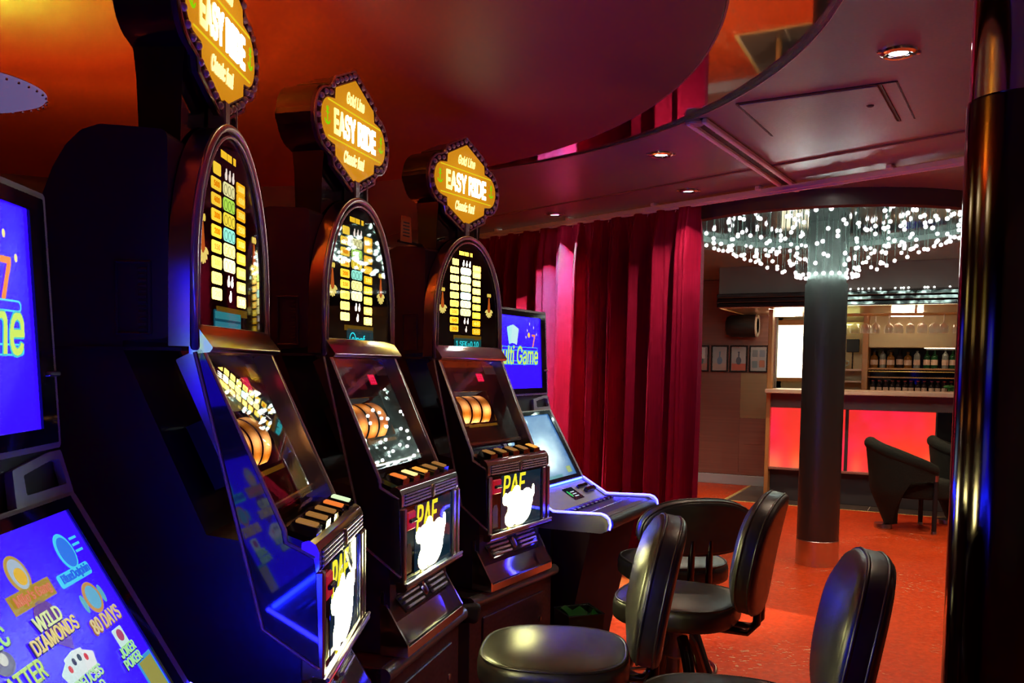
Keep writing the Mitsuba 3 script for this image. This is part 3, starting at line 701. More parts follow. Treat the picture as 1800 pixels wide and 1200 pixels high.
# arched pay table
A0 = arch()
S('arch_shell', shp(front_prism(A0, -0.260, -0.222), 'chrome_soft', smooth=25))
S('arch_rim', shp(rail(ring_pts(A0, -0.214), 0.0072, 10, True), 'chrome_edge', smooth=True))
S('arch_rim__inner_bead', shp(rail(ring_pts(A0, -0.212, 0.017), 0.0030, 8, True), 'chrome_edge', smooth=True))
S('pay_glass', shp(front_prism(A0.buffer(-0.006), -0.224, -0.217), 'glass_dark'))
S('sill', shp(side_prism([(-0.225, 1.362), (-0.188, 1.366), (-0.182, 1.374), (-0.200, 1.398), (-0.214, 1.416), (-0.225, 1.416)], -0.004, W1 + 0.004, r=0.003), 'chrome', smooth=40))
# wings and reel window
for x0 in (0.0045, W1 - 0.0145):
    S('wing', shp(side_prism([(-0.212, 1.372), (-0.200, 1.368), (-0.062, 1.052), (-0.062, 1.036), (-0.120, 1.050), (-0.252, 1.352)], x0, x0 + 0.010, r=0.003), 'chrome_soft'))
    xw = x0 - 0.002 if x0 < 0.1 else x0 + 0.012
    S('wing__edge', shp(rail([(xw, 0.208, 1.374), (xw, 0.060, 1.050), (xw, 0.056, 1.028), (xw, 0.004, 1.003)], 0.0055, 8), 'chrome_edge', smooth=30))
RP, RQ = (-0.249, 1.366), (-0.110, 1.062)
RLn = math.hypot(RQ[0] - RP[0], RQ[1] - RP[1])
RPL = plane(RP, RQ)
win = rrect(0.085, 0.300, -0.245, -0.125, 0.004)
bp = sbox(0.010, -RLn, W1 - 0.010, 0.0).difference(win)
m = extr(bp, 0.004); S('reel_board', shp(m, 'black_gloss'), RPL)
hb = cat(bx(0.080, 0.305, -0.25, -0.12, -0.07, -0.066), bx(0.078, 0.082, -0.25, -0.12, -0.07, 0), bx(0.303, 0.307, -0.25, -0.12, -0.07, 0))
S('reel_board__well', shp(hb, 'black_matte'), RPL)
S('reel_board__lower_strip', shp(bev(0.02, W1 - 0.02, -RLn + 0.004, -RLn + 0.016, 0.004, 0.014, 0.003), 'chrome'), RPL)
S('reel_board__sticker', shp(bev(0.335, 0.412, -0.060, -0.026, 0.005, 0.0065, 0.0005), 'sticker'), RPL)
fl = Flat(); fl.poly(rrect(0.268, 0.312, -0.088, -0.056, 0.003), [1.0, 0.008, 0.05])
for i in range(3):
    for j in range(3): fl.poly(sbox(0.273 + 0.013 * i, -0.084 + 0.009 * j, 0.281 + 0.013 * i, -0.078 + 0.009 * j), [1.3, 0.03, 0.16], layer=2)
fl.poly(rrect(0.120, 0.180, -0.090, -0.056, 0.003), [0.035, 0.004, 0.004], layer=1)
fl.poly(rrect(0.100, 0.290, -0.262, -0.252, 0.002), [0.18, 0.07, 0.004], layer=1)
S('reel_board__lit_display', fl.shape('black_gloss', EV(0.01)), RPL @ tr(0, 0, 0.0045))
S('reel_glass', shp(bx(0.010, W1 - 0.010, -RLn, -0.002, 0.022, 0.0225), 'glass'), RPL)

def reel(seed, hot):
    """A lit reel drum: fruit symbols glow on a cream strip; brightness varies as its lamps do."""
    r = np.random.default_rng(seed); n = 26; w = 0.056
    th = np.linspace(-1.0, 1.0, n); V, C = [], []
    for t in th:
        for x in (0, w * 0.12, w * 0.3, w * 0.5, w * 0.7, w * 0.88, w):
            V.append((x, 0.062 * math.sin(t), 0.062 * math.cos(t) - 0.062))
            q = 0.5 + 0.5 * math.sin(t * 6.2 + seed); e = 1.0 if abs(x - w / 2) < 0.02 else 0.55
            g = e * (0.28 + 3.2 * hot * max(0, -math.sin(t - 0.2)) * (0.4 + q) + 0.6 * q)
            C.append((1.5 * g, (0.36 + 0.22 * q) * g * (0.7 + 0.4 * hot), (0.02 + 0.16 * q * hot) * g))
    m7 = 7; Fs = []
    for i in range(n - 1):
        for j in range(m7 - 1):
            a = i * m7 + j; Fs += [(a, a + 1, a + m7 + 1), (a, a + m7 + 1, a + m7)]
    return shp(trimesh.Trimesh(V, Fs, process=False), 'black_matte', color=np.array(C), emit=EV(0.02))

# deck: button shelf, grille
DP, DQ = (-0.072, 1.046), (-0.008, 1.022)
DPL = plane(DP, DQ)
S('button_deck', shp(side_prism([(-0.110, 1.050), (-0.068, 1.048), (-0.010, 1.026), (-0.010, 0.985), (-0.06, 0.985), (-0.110, 1.02)], 0.0, W1, r=0.003), 'black_gloss'))
S('grille', shp(side_prism([(-0.028, 0.976), (0.0, 0.976), (0.004, 0.984), (0.004, 1.012), (-0.002, 1.026), (-0.014, 1.034), (-0.028, 1.030)], -0.002, W1 + 0.002, r=0.005), 'chrome', smooth=35))
for s0, s1 in ((0.018, 0.200), (0.230, 0.412)):
    for i in range(4):
        z = 0.982 + 0.0085 * i
        S('grille__bar', shp(bev(s0, s1, -0.0085, 0.0, z, z + 0.0045, 0.001), 'chrome_edge'))
    S('grille__slot', shp(bx(s0, s1, -0.0052, -0.002, 0.980, 1.014), 'rubber'))
S('grille__badge', shp(moved(lathe([(0, 0), (0.010, 0), (0.010, 0.005), (0.006, 0.008), (0, 0.008)], 20), tr(0.215, -0.004, 0.998) @ rot([1, 0, 0], 90) @ sc(0.8, 1.9, 1)), 'chrome_soft', smooth=35))
# belly door
for x0, x1 in ((-0.002, 0.018), (W1 - 0.055, W1 - 0.030), (W1 - 0.018, W1 + 0.002)):
    S('belly_pillar', shp(bev(x0, x1, -0.012, 0.03, 0.778, 0.977, 0.003), 'chrome_soft'))
S('belly_glass', shp(bx(0.016, W1 - 0.053, -0.004, 0.03, 0.778, 0.977), 'glass_dark'))
S('belly_channel', shp(bx(W1 - 0.032, W1 - 0.016, 0.004, 0.03, 0.778, 0.977), 'red_print'))
S('bill_slot', shp(bev(0.022, 0.078, -0.012, -0.003, 0.915, 0.965, 0.004), 'red_print', emit=E([0.28, 0.004, 0.010], 0.002)))
S('bill_slot__mouth', shp(cat(bev(0.028, 0.072, -0.020, -0.010, 0.936, 0.946, 0.003)), 'black_matte'))
S('door_label', shp(front_prism(Polygon([(0.030, 0.80), (0.066, 0.80), (0.066, 0.862), (0.056, 0.878), (0.040, 0.878), (0.030, 0.862)]), 0.0036, 0.0050), 'yellow_print'))
S('belly_sill', shp(side_prism([(-0.010, 0.758), (0.016, 0.762), (0.022, 0.771), (0.016, 0.782), (-0.010, 0.788)], -0.004, W1 + 0.004, r=0.004), 'chrome', smooth=35))
S('belly_sill__bead', shp(rail([(-0.004, -0.019, 0.781), (W1 + 0.004, -0.019, 0.781)], 0.004, 8), 'chrome_edge', smooth=30))
# coin tray
S('coin_tray', shp(side_prism([(-0.055, 0.758), (-0.047, 0.758), (-0.044, 0.690), (0.004, 0.603), (0.014, 0.603), (0.014, 0.592), (-0.055, 0.590)], 0.0, W1, r=0.002), 'chrome', smooth=25))
for x0 in (-0.004, W1 - 0.004):
    S('coin_tray__cheek', shp(side_prism([(-0.050, 0.722), (-0.038, 0.724), (0.024, 0.622), (0.024, 0.592), (-0.050, 0.590)], x0, x0 + 0.008, r=0.002), 'chrome'))
S('coin_tray__lip', shp(side_prism([(0.012, 0.590), (0.024, 0.590), (0.024, 0.616), (0.014, 0.618)], 0.0, W1, r=0.002), 'chrome_soft'))
TGM = plane((-0.044, 0.752), (0.000, 0.684))
m = extr(Polygon([(0.030, -0.004), (0.400, -0.004), (0.372, -0.072), (0.058, -0.072)]), 0.006); m.apply_translation([0, 0, -0.004])
S('coin_tray__plate', shp(m, 'black_gloss'), TGM)
for i in range(4):
    y = -0.066 + 0.0155 * i
    for s0, s1 in ((0.066 - 0.006 * i, 0.182), (0.248, 0.364 + 0.006 * i)):
        S('coin_tray__bar', shp(bev(s0, s1, y, y + 0.0075, 0.0, 0.011, 0.002), 'chrome_edge'), TGM)
S('coin_tray__badge', shp(moved(lathe([(0, 0), (0.015, 0), (0.012, 0.008), (0.006, 0.010), (0, 0.010)], 24), tr(0.215, -0.038, 0.002) @ sc(0.85, 1.6, 1)), 'chrome_soft', smooth=30), TGM)
S('kick_panel', shp(bev(0.004, W1 - 0.004, 0.03, 0.20, 0.590, 0.612, 0.003), 'black_matte'))
# topper
TPM = np.eye(4); TPM[:3, 0] = (1, 0, 0); TPM[:3, 1] = (0, 0, 1); TPM[:3, 2] = (0, -1, 0); TPM[:3, 3] = (W1 / 2, 0.235, 1.994)
OUT, INN = SIGN_OUT, SIGN_IN
def on_top(mesh): return moved(mesh, TPM)
lobes = unary_union([ell(0, 0, 0.225, 0.075), ell(-0.12, 0.01, 0.10, 0.085), ell(0.12, 0.01, 0.10, 0.085), SIGN_OUT.buffer(-0.012)])
tb = extr(lobes, 0.105); tb.apply_translation([0, 0, -0.118])
S('topper', shp(on_top(tb), 'black_gloss', smooth=25))
pm = extr(OUT, 0.012); pm.apply_translation([0, 0, -0.014]); S('topper__plate', shp(on_top(pm), 'topper_plate', smooth=25))
S('topper__rim', shp(on_top(rail([(x, y, 0.0) for x, y in np.array(OUT.exterior.coords)[:-1]], 0.0035, 6, True)), 'chrome', smooth=30))
S('topper__inner_rim', shp(on_top(rail([(x, y, 0.0) for x, y in np.array(INN.exterior.coords)[:-1]], 0.0025, 6, True)), 'gold_print', smooth=30))
S('topper__neck', shp(side_prism([(-0.340, 1.700), (-0.268, 1.700), (-0.262, 1.86), (-0.255, 1.93), (-0.352, 1.93), (-0.345, 1.86)], 0.075, W1 - 0.075, r=0.01), 'black_gloss'))
S('topper__bracket', shp(bev(0.20, 0.23, 0.225, 0.262, 1.80, 1.86, 0.003), 'chrome_soft')); S('topper__rod', shp(bev(0.285, 0.293, 0.23, 0.242, 1.79, 1.87, 0.002), 'chrome_soft'))
ring_line = LineString(list(SIGN_IN.buffer(0.0125, join_style=1).exterior.coords))
bulb = shp(moved(ball(0.0078, 2), sc(1, 1, 0.9)), 'acrylic', smooth=True)
nb = 40
for i in range(nb):
    p = ring_line.interpolate(i / nb, normalized=True)
    S('topper__bulb', bulb, TPM @ tr(p.x, p.y, 0.002))
def sign_face():
    """Lit amber face, brighter towards its lamps in the middle."""
    g = INN.buffer(-0.0015)
    m = extr(g, 0.003)
    m = m.subdivide_to_size(0.03)
    c = np.exp(-((m.vertices[:, 0] / 0.17) ** 2 + ((m.vertices[:, 1]) / 0.12) ** 2))
    C = np.stack([0.48 + 0.30 * c, 0.168 + 0.16 * c, 0.002 + 0.01 * c], 1)
    return shp(on_top(m), 'glass_dark', color=C, emit=EV(0.15))
S('topper__face', sign_face())
fl = Flat(); fl.k = 8
def warm_glow(v):
    c = np.exp(-(((v[:, 0] - 0.062) / 0.085) ** 2 + ((v[:, 1] + 0.005) / 0.07) ** 2))
    return np.stack([1.5 + 16 * c, 1.2 + 14 * c, 0.32 + 9 * c], 1)
fl.mesh(text('EASY RIDE', 0.060, True, 0.262, heavy=0.0022), warm_glow, (0.0, 0.0))
fl.mesh(text('Gold Line', 0.030, True, 0.110, 0.2, heavy=0.0008), [1.5, 1.3, 0.42], (0.0, 0.082), layer=9)
fl.mesh(text('Classic fun!', 0.030, True, 0.125, 0.2, heavy=0.0008), [1.4, 1.3, 0.5], (-0.01, -0.080), layer=9)
for y in (0.047, -0.047): fl.poly(sbox(-0.165, y - 0.0018, 0.165, y + 0.0018), [0.75, 0.62, 0.01], layer=9)
anchor = unary_union([sbox(-0.002, -0.018, 0.002, 0.022), Point(0, 0.022).buffer(0.006).difference(Point(0, 0.022).buffer(0.003)), sbox(-0.008, 0.010, 0.008, 0.0135),
                      Point(0, -0.004).buffer(0.016).difference(Point(0, 0.001).buffer(0.0145)).intersection(sbox(-1, -1, 1, -0.006))])
for x in (-0.168, 0.168): fl.poly(affinity.translate(anchor, x, 0), [0.22, 0.62, 0.0], layer=9)
S('topper__lettering', shp(on_top(cat(*fl.m)), 'glass_dark', color=np.vstack(fl.c), emit=EV(0.15)))

ARM = np.eye(4); ARM[:3, 1] = (0, 0, 1); ARM[:3, 2] = (0, -1, 0); ARM[:3, 3] = (0, 0.217, 1.80)    # pay table print frame: origin top left, y up
def pay_print(seed, level, hot):
    """The lit pay table: rows of amber value plates, fruit in the middle column."""
    r = np.random.default_rng(seed); fl = Flat()
    def em(c, y, x=0.2):
        g = level * (1 + hot * math.exp(-((y + 0.16) / 0.10) ** 2) * (1.4 if abs(x - 0.2) < 0.05 else 1.0)) if hot > 0 else level * (1 + 3.2 * max(0, (-y - 0.15) / 0.17) ** 2)
        c = np.array(c) * g
        return c + max(0, g - 1.6) * np.array([0.3, 0.28, 0.16])
    for i, w in enumerate((0.032, 0.026, 0.014)): fl.poly(sbox(0.148 + 0.036 * i, -0.062, 0.148 + 0.036 * i + w, -0.048), em([0.95, 0.55, 0.02], -0.05), layer=1)
    fruit = [(0.9, 0.75, 0.65), (0.85, 0.8, 0.35), (0.45, 0.80, 0.08), (0.95, 0.70, 0.05), (0.25, 0.70, 0.55), (0.9, 0.82, 0.25), (0.95, 0.85, 0.3), (0.9, 0.75, 0.65), (0.9, 0.75, 0.65)]
    for j in range(9):
        y1 = -0.078 - 0.0292 * j; y0 = y1 - 0.0225
        if not (j == 0):
            fl.poly(rrect(0.092, 0.146, y0, y1, 0.005), em([0.95, 0.62, 0.04], y0, 0.1), layer=1)
            fl.mesh(text(str([0, 500, 400, 300, 200, 150, 100, 50, 20][j]), 0.010, True, 0.030), em([0.75, 0.22, 0.0], y0, 0.1), (0.119, (y0 + y1) / 2), layer=3)
        else:
            fl.poly(rrect(0.104, 0.146, y0, y1, 0.005), em([0.95, 0.62, 0.04], y0, 0.1), layer=1)
        k3 = 1 if j == 8 else 2 if j == 7 else 3
        c = fruit[j]
        if j in (0, 7, 8):
            for q in range(k3):
                cx = 0.185 + 0.021 * (q - (k3 - 1) / 2) + 0.012
                fl.poly(unary_union([ell(cx, (y0 + y1) / 2 - 0.003, 0.006, 0.008), ell(cx + 0.002, (y0 + y1) / 2 + 0.006, 0.003, 0.006)]), em(c, y0), layer=1)
        else:
            fl.poly(rrect(0.158, 0.226, y0, y1 + 0.003, 0.009), em(c, y0), layer=1)
            for q in range(3): fl.poly(ell(0.170 + 0.022 * q, (y0 + y1) / 2, 0.0085, 0.009, 6).exterior.buffer(0.0012), em(np.array(c) * 0.45, y0), layer=3)
        if j > 0 or True:
            z = 0.0 if j else 0.006
            fl.poly(rrect(0.238, 0.292, y0 - 0.006 - z, y1 - 0.006 - z, 0.004), em([0.98, 0.46, 0.01] if j not in (6,) else [0.95, 0.6, 0.02], y0, 0.27), layer=1)
            fl.mesh(text(str([1000, 450, 350, 250, 180, 120, 80, 40, 10][j]), 0.011, True, 0.036), em([0.95, 0.75, 0.10], y0, 0.27), (0.265, (y0 + y1) / 2 - 0.006 - z), layer=3)
    return fl
def sun_badge(fl, cx, cy, k=1.0):
    for a in np.linspace(-2.6, -0.5, 7): fl.poly(affinity.rotate(ell(cx + 0.030 * math.cos(a) * 0.7, cy + 0.030 * math.sin(a), 0.0045, 0.010, 4), math.degrees(a) - 90), [0.95 * k, 0.75 * k, 0.18 * k], layer=2)
    fl.poly(Polygon([(cx - 0.003, cy + 0.035), (cx + 0.003, cy + 0.035), (cx + 0.010, cy - 0.012), (cx, cy - 0.02), (cx - 0.010, cy - 0.012)]), [0.55 * k, 0.10 * k, 0.01], layer=2)
    for q in (-1, 0, 1): fl.poly(ell(cx + 0.009 * q, cy + 0.044, 0.005, 0.007, 5), [0.9 * k, 0.65 * k, 0.1 * k], layer=2)

def belly_print(bright):
    fl = Flat(); 
    fl.poly(sbox(0.085, 0.004, 0.368, 0.195), [0.004, 0.016, 0.03], layer=1)
    fl.mesh(text('PAF', 0.066, True, 0.150, 0.12), [0.95 * bright, 0.85 * bright, 0.03], (0.175, 0.158), layer=3)
    blob = unary_union([ell(0.215, 0.070, 0.085, 0.060), ell(0.160, 0.105, 0.045, 0.030), ell(0.265, 0.095, 0.045, 0.040), ell(0.190, 0.130, 0.026, 0.022), ell(0.312, 0.122, 0.009, 0.022), ell(0.150, 0.040, 0.038, 0.030), ell(0.115, 0.110, 0.020, 0.022)]).buffer(0.004).buffer(-0.004)
    fl.poly(blob, [38.0 * bright, 36.0 * bright, 14.0 * bright], layer=5)
    fl.poly(sbox(0.128, 0.004, 0.146, 0.038), [0.8 * bright, 0.65 * bright, 0.02], layer=5)
    return fl
BLM = np.eye(4); BLM[:3, 1] = (0, 0, 1); BLM[:3, 2] = (0, -1, 0); BLM[:3, 3] = (0, -0.0042, 0.778)
key_mesh = cat(trimesh.convex.convex_hull(np.array([(x, y, z) for x, y, z in [(-0.024, -0.027, 0), (0.024, -0.027, 0), (0.024, 0.027, 0), (-0.024, 0.027, 0), (-0.020, -0.024, 0.020), (0.020, -0.024, 0.020), (0.020, 0.024, 0.020), (-0.020, 0.024, 0.020)]])))
key_body = shp(key_mesh, 'black_gloss')
cap = extr(rrect(-0.016, 0.016, -0.020, 0.020, 0.005), 0.003)
cap_dark = shp(cap, 'amber_key')
cap_lit = {c: shp(cap, 'black_matte', emit=E(v, 0.01)) for c, v in dict(orange=[1.1, 0.42, 0.05], pale=[1.5, 1.0, 0.35], green=[0.75, 0.95, 0.55], red=[0.9, 0.2, 0.03], dim=[0.30, 0.13, 0.03]).items()}

SLOTS = [((-0.3442, 1.5651, 0.0099), 'tall black slot machine with an arched pay table, nearest to the viewer', dict(level=0.95, hot=0.0), 1.0, ['dim', 'dim', 'dim', 'red', 'green'], 0),
         ((-0.2837, 2.2626, 0.2759), 'tall black slot machine with an arched pay table, middle of the three', dict(level=0.85, hot=0.0), 0.45, ['red', 'pale', 'orange', 'dim', 'dim'], 1),
         ((-0.0804, 2.9383, 0.5219), 'tall black slot machine with an arched pay table, farthest, next to the blue game terminal', dict(level=1.0, hot=3.2), 0.8, ['dim', 'dim', 'dim', 'dim', 'orange'], 2)]
for (ps, lab, pp, hot, lit, idx) in SLOTS:
    k = thing('slot_machine', lab, 'slot machine', 'arched slot machines')
    M = pose(*ps)
    for sub, d, m_, lb in SLOT:
        part(k, sub, d, M if m_ is None else M @ m_, lb)
    for q in range(3):
        part(k, 'reel', reel(3 * idx + q + 1, hot), M @ RPL @ tr(0.096 + 0.068 * q, -0.185, 0.004))
    for q in range(5):
        b = part(k, 'button', key_body, M @ DPL @ tr(0.062 + 0.076 * q, -0.036, 0.001) @ rot([1, 0, 0], -6))
        put(b + '__cap', cap_lit[lit[q]] if lit[q] != 'none' else cap_dark, M @ DPL @ tr(0.062 + 0.076 * q, -0.036, 0.001) @ rot([1, 0, 0], -6) @ tr(0, 0, 0.020))
    fl = pay_print(idx, **pp)
    sun_badge(fl, 0.045, -0.235, 0.8); sun_badge(fl, 0.352, -0.235, 0.8)
    fl.poly(sbox(0.115, -0.360, 0.300, -0.345), [0.10, 0.05, 0.003], layer=1)
    tc = [0.02, 0.55, 0.60]
    if idx == 1:
        fl.poly(rrect(0.13, 0.30, -0.415, -0.355, 0.004), [0.004, 0.03, 0.04], layer=1)
        fl.poly(Point(0.165, -0.384).buffer(0.020).difference(Point(0.165, -0.384).buffer(0.0165)), [0.02, 0.75, 0.85], layer=3); fl.poly(Point(0.167, -0.386).buffer(0.009).difference(Point(0.167, -0.386).buffer(0.0055)), [0.02, 0.75, 0.85], layer=3)
        fl.mesh(text('paf', 0.026, False, 0.055), [0.02, 0.75, 0.85], (0.215, -0.388), layer=3)
    elif idx == 2:
        fl.poly(rrect(0.12, 0.30, -0.415, -0.355, 0.004), [0.003, 0.05, 0.05], layer=1)
        fl.mesh(text('1 SEK=0,10', 0.020, True, 0.15), tc, (0.205, -0.378), layer=3); fl.mesh(text('000 000 000', 0.010, True, 0.10), tc, (0.205, -0.402), layer=3)
    else:
        fl.poly(rrect(0.10, 0.26, -0.412, -0.352, 0.004), [0.003, 0.05, 0.08], layer=1)
        for q in range(3): fl.poly(sbox(0.105, -0.407 + 0.019 * q, 0.255, -0.393 + 0.019 * q), [0.02, 0.13 + 0.02 * q, 0.20], layer=3)
    part(k, 'pay_print', fl.shape('glass_dark', EV(0.15)), M @ ARM)
    part(k, 'belly_print', belly_print(1.0 if idx != 1 else 0.95).shape('glass_dark', EV(0.3)), M @ BLM)
    if idx == 2:   # worn paper note under the topper
        pass

# base cabinets under machines two and three
for i, (ps, lab) in enumerate([(SLOTS[0][0], 'dark brown base cabinet under the nearest slot machine'), (SLOTS[1][0], 'dark brown base cabinet with a rounded black edge under the middle slot machine'), (SLOTS[2][0], 'dark brown base cabinet with a rounded black edge under the farthest slot machine')]):
    k = thing('base_cabinet', lab, 'cabinet', 'slot machine base cabinets')
    M = pose(*ps)
    part(k, 'body', shp(bev(-0.080, 0.508, 0.015, 0.50, 0.0, 0.545, 0.004), 'base_brown'), M)
    part(k, 'top', shp(bev(-0.088, 0.516, 0.01, 0.52, 0.545, 0.588, 0.004), 'black_matte'), M)
    part(k, 'edge_roll', shp(rail([(-0.088, 0.008, 0.566), (0.516, 0.008, 0.566)], 0.021, 20), 'edge_grey', smooth=30), M)
    part(k, 'door', shp(bev(0.0, 0.43, 0.008, 0.018, 0.06, 0.50, 0.003), 'base_brown'), M)
    part(k, 'door__lock', shp(moved(lathe([(0, 0), (0.010, 0), (0.010, 0.004), (0, 0.005)], 14), tr(0.40, 0.008, 0.40) @ rot([1, 0, 0], 90)), 'chrome_soft'), M)
M = pose(*SLOTS[2][0])
k = thing('sticker', 'small gold lettered sticker on the base cabinet behind the stool seat', 'sticker')
part(k, 'lettering', shp(cat(moved(text('Goldberg', 0.022, True, 0.14, 0.2), tr(0.12, 0.39, 0)), moved(text('LIMITED', 0.022, True, 0.11), tr(0.16, 0.36, 0))), 'gold_print'), M @ np.array([[1, 0, 0, 0], [0, 0, -1, 0.0078], [0, 1, 0, 0], [0, 0, 0, 1.0]]))
k = thing('filler_post', 'matt black filler post with a rounded cap in the gap between two base cabinets', 'post')
G = (np.array([-0.135, 2.812]))
part(k, 'post', shp(bev(-0.03, 0.03, -0.03, 0.03, 0.0, 0.53, 0.004), 'black_matte'), tr(G[0] - 0.03, G[1]) @ rotz(25))
part(k, 'cap', shp(hull_rounded([(-0.025, -0.02, 0.57), (0.03, -0.02, 0.57), (0.03, 0.02, 0.55), (-0.025, 0.02, 0.55), (0.02, -0.025, 0.54)], 0.018, 14), 'rubber', smooth=30), tr(G[0] - 0.01, G[1]) @ rotz(25))
k = thing('paper_note', 'small orange paper note standing beside the farthest machine top', 'paper note')
nm = extr(Polygon([(-0.032, 0), (0.032, 0), (0.026, 0.085), (-0.026, 0.085)]), 0.002)
NM = pose(*SLOTS[2][0]) @ np.array([[1, 0, 0, -0.055], [0, 0, -1, 0.30], [0, 1, 0, 1.762], [0, 0, 0, 1.0]])
part(k, 'sheet', shp(nm, 'paper_orange'), NM)
part(k, 'print', shp(cat(*[moved(bx(-0.018, 0.018, 0, 0.004, 0.002, 0.0026), tr(0, 0.018 + 0.011 * i, 0)) for i in range(5)]), 'dark_wall'), NM)
part(k, 'stand', shp(cat(bev(-0.036, 0.10, -0.004, 0.004, -0.010, 0.0, 0.001)), 'black_matte'), NM)

# ------------------------------------------------------------------ video game terminals
WT = 0.60
tA, tB, tD, tE, tK, tG = (-0.543, 1.594), (-0.526, 1.217), (-0.507, 1.150), (-0.333, 0.841), (-0.218, 0.773), (0.0, 0.780)
TU, TL_, TC_ = plane(tA, tB), plane(tD, tE), plane(tE, tK)
TERM = []
def Tm(sub, d, M=None, label=None): TERM.append((sub, d, M, label))
def frame2(x0, x1, y0, y1, ix0, ix1, iy0, iy1): return rrect(x0, x1, y0, y1, 0.008).difference(sbox(ix0, iy0, ix1, iy1))
Tm('cabinet', shp(side_prism([(-0.575, 1.585), (-0.556, 1.592), (-0.530, 1.20), (-0.522, 1.15), (-0.348, 0.84), (-0.225, 0.755), (-0.23, 0.60), (-0.70, 0.60), (-0.70, 1.50), (-0.66, 1.58)], 0.006, WT - 0.006, r=0.01), 'cabinet_black', smooth=25))
m = extr(frame2(0, WT, -0.377, 0.0, 0.055, 0.545, -0.345, -0.028), 0.016); m.apply_translation([0, 0, -0.012]); Tm('upper_frame', shp(m, 'silver_plastic'), TU)
Tm('upper_frame__bezel', shp(extr(sbox(0.014, -0.368, 0.586, -0.010).difference(sbox(0.058, -0.345, 0.540, -0.032)), 0.003), 'black_gloss'), TU @ tr(0, 0, 0.004))
Tm('upper_frame__clip', shp(bev(0.560, 0.598, -0.270, -0.262, 0.004, 0.012, 0.002), 'chrome_soft'), TU)
# the divider with its two cut-out handles
div = rrect(0.0, WT, -0.062, -0.004, 0.004)
m = extr(div, 0.02); m.apply_translation([0, 0, -0.034])
Tm('divider', shp(m, 'black_gloss'), plane(tB, tD) @ tr(0, 0, 0.0))
hd = []
for s in (0, 1):
    q = Polygon([(0.420, 0.0), (0.440, 0.052), (0.560, 0.066), (0.600, 0.066), (0.600, 0.0)]); q = q.buffer(-0.004).buffer(0.004)
    q = q.difference(Polygon([(0.458, 0.014), (0.466, 0.042), (0.562, 0.054), (0.586, 0.052), (0.586, 0.014)]).buffer(-0.003).buffer(0.003))
    hd.append(affinity.translate(affinity.scale(q, -1, 1, origin=(0.3, 0)) if s else q, 0, -0.070))
hm = extr(unary_union(hd + [sbox(0.0, -0.086, WT, -0.068)]), 0.012); hm.apply_translation([0, 0, -0.010])
Tm('handle', shp(hm, 'silver_plastic'), plane(tB, tD))
LLn = math.hypot(tE[0] - tD[0], tE[1] - tD[1])
m = extr(frame2(0, WT, -LLn, 0.0, 0.055, 0.548, -0.330, -0.022), 0.012); m.apply_translation([0, 0, -0.010]); Tm('lower_frame', shp(m, 'silver_plastic'), TL_)
Tm('lower_frame__bezel', shp(extr(sbox(0.030, -0.342, 0.575, -0.006).difference(sbox(0.060, -0.325, 0.545, -0.024)), 0.003), 'black_gloss'), TL_ @ tr(0, 0, 0.002))
# card reader panel and deck
m = extr(rrect(0, WT, -0.134, 0.0, 0.004), 0.01); m.apply_translation([0, 0, -0.010]); Tm('reader_panel', shp(m, 'silver_plastic'), TC_)
Tm('reader_panel__slot', shp(cat(bev(0.43, 0.53, -0.050, -0.035, 0, 0.012, 0.003), bev(0.45, 0.55, -0.085, -0.066, 0, 0.018, 0.003)), 'black_gloss'), TC_)
fl = Flat(); fl.poly(rrect(0.285, 0.385, -0.105, -0.030, 0.003), [0.004, 0.008, 0.012], layer=1); fl.poly(ell(0.303, -0.066, 0.010, 0.020), [0.03, 0.55, 0.12], layer=2)
for i in range(3): fl.poly(sbox(0.322, -0.060 - 0.014 * i, 0.362, -0.054 - 0.014 * i), [0.55, 0.65, 0.75], layer=2)
Tm('reader_panel__display', fl.shape('glass_dark', EV(0.01)), TC_ @ tr(0, 0, 0.001))
Tm('deck', shp(side_prism([(-0.225, 0.773), (-0.03, 0.779), (-0.012, 0.774), (-0.008, 0.752), (-0.012, 0.728), (-0.03, 0.718), (-0.28, 0.716), (-0.28, 0.76)], 0.028, WT - 0.028, r=0.004), 'deck_grey', smooth=25))
for x0 in (0.0, WT - 0.030):
    Tm('deck_end', shp(side_prism([(-0.345, 0.838), (-0.333, 0.846), (-0.218, 0.778), (-0.016, 0.785), (0.008, 0.772), (0.016, 0.750), (0.008, 0.726), (-0.016, 0.714), (-0.34, 0.712)], x0, x0 + 0.030, r=0.006), 'silver_plastic', smooth=25))
    xe = 0.006 if x0 == 0 else WT - 0.006
    Tm('led_strip', shp(rail([(xe, 0.335, 0.8495), (xe, 0.222, 0.785), (xe, 0.210, 0.7835), (xe, 0.018, 0.7905), (xe, -0.002, 0.784), (xe, -0.0155, 0.770), (xe, -0.020, 0.750), (xe, -0.0155, 0.730)], 0.0042, 8), 'white_paint', emit=E(LED_BLUE, 0.5)))
Tm('led_bar', shp(rail([(0.034, 0.342, 0.848), (WT - 0.034, 0.342, 0.848)], 0.0045, 8), 'white_paint', emit=E(LED_BAR, 0.7)), tr(0, -0.010, -0.001))
Tm('roll_bar', shp(rail([(0.030, 0.004, 0.748), (WT - 0.030, 0.004, 0.748)], 0.026, 24), 'black_matte', smooth=30))
keyc = shp(bev(-0.016, 0.016, -0.011, 0.011, 0, 0.010, 0.003), 'topper_plate')
for i in range(10): Tm('key', keyc, tr(0.085 + 0.047 * i, 0.17, 0.775))
Tm('deck_groove', shp(bev(0.06, WT - 0.06, 0.09, 0.094, 0.7785, 0.7815, 0.001), 'chrome_soft'))
# base: leans in towards the floor
Tm('base', shp(side_prism([(-0.07, 0.712), (-0.22, 0.0), (-0.70, 0.0), (-0.70, 0.712)], 0.03, WT - 0.03, r=0.003), 'base_dark'))

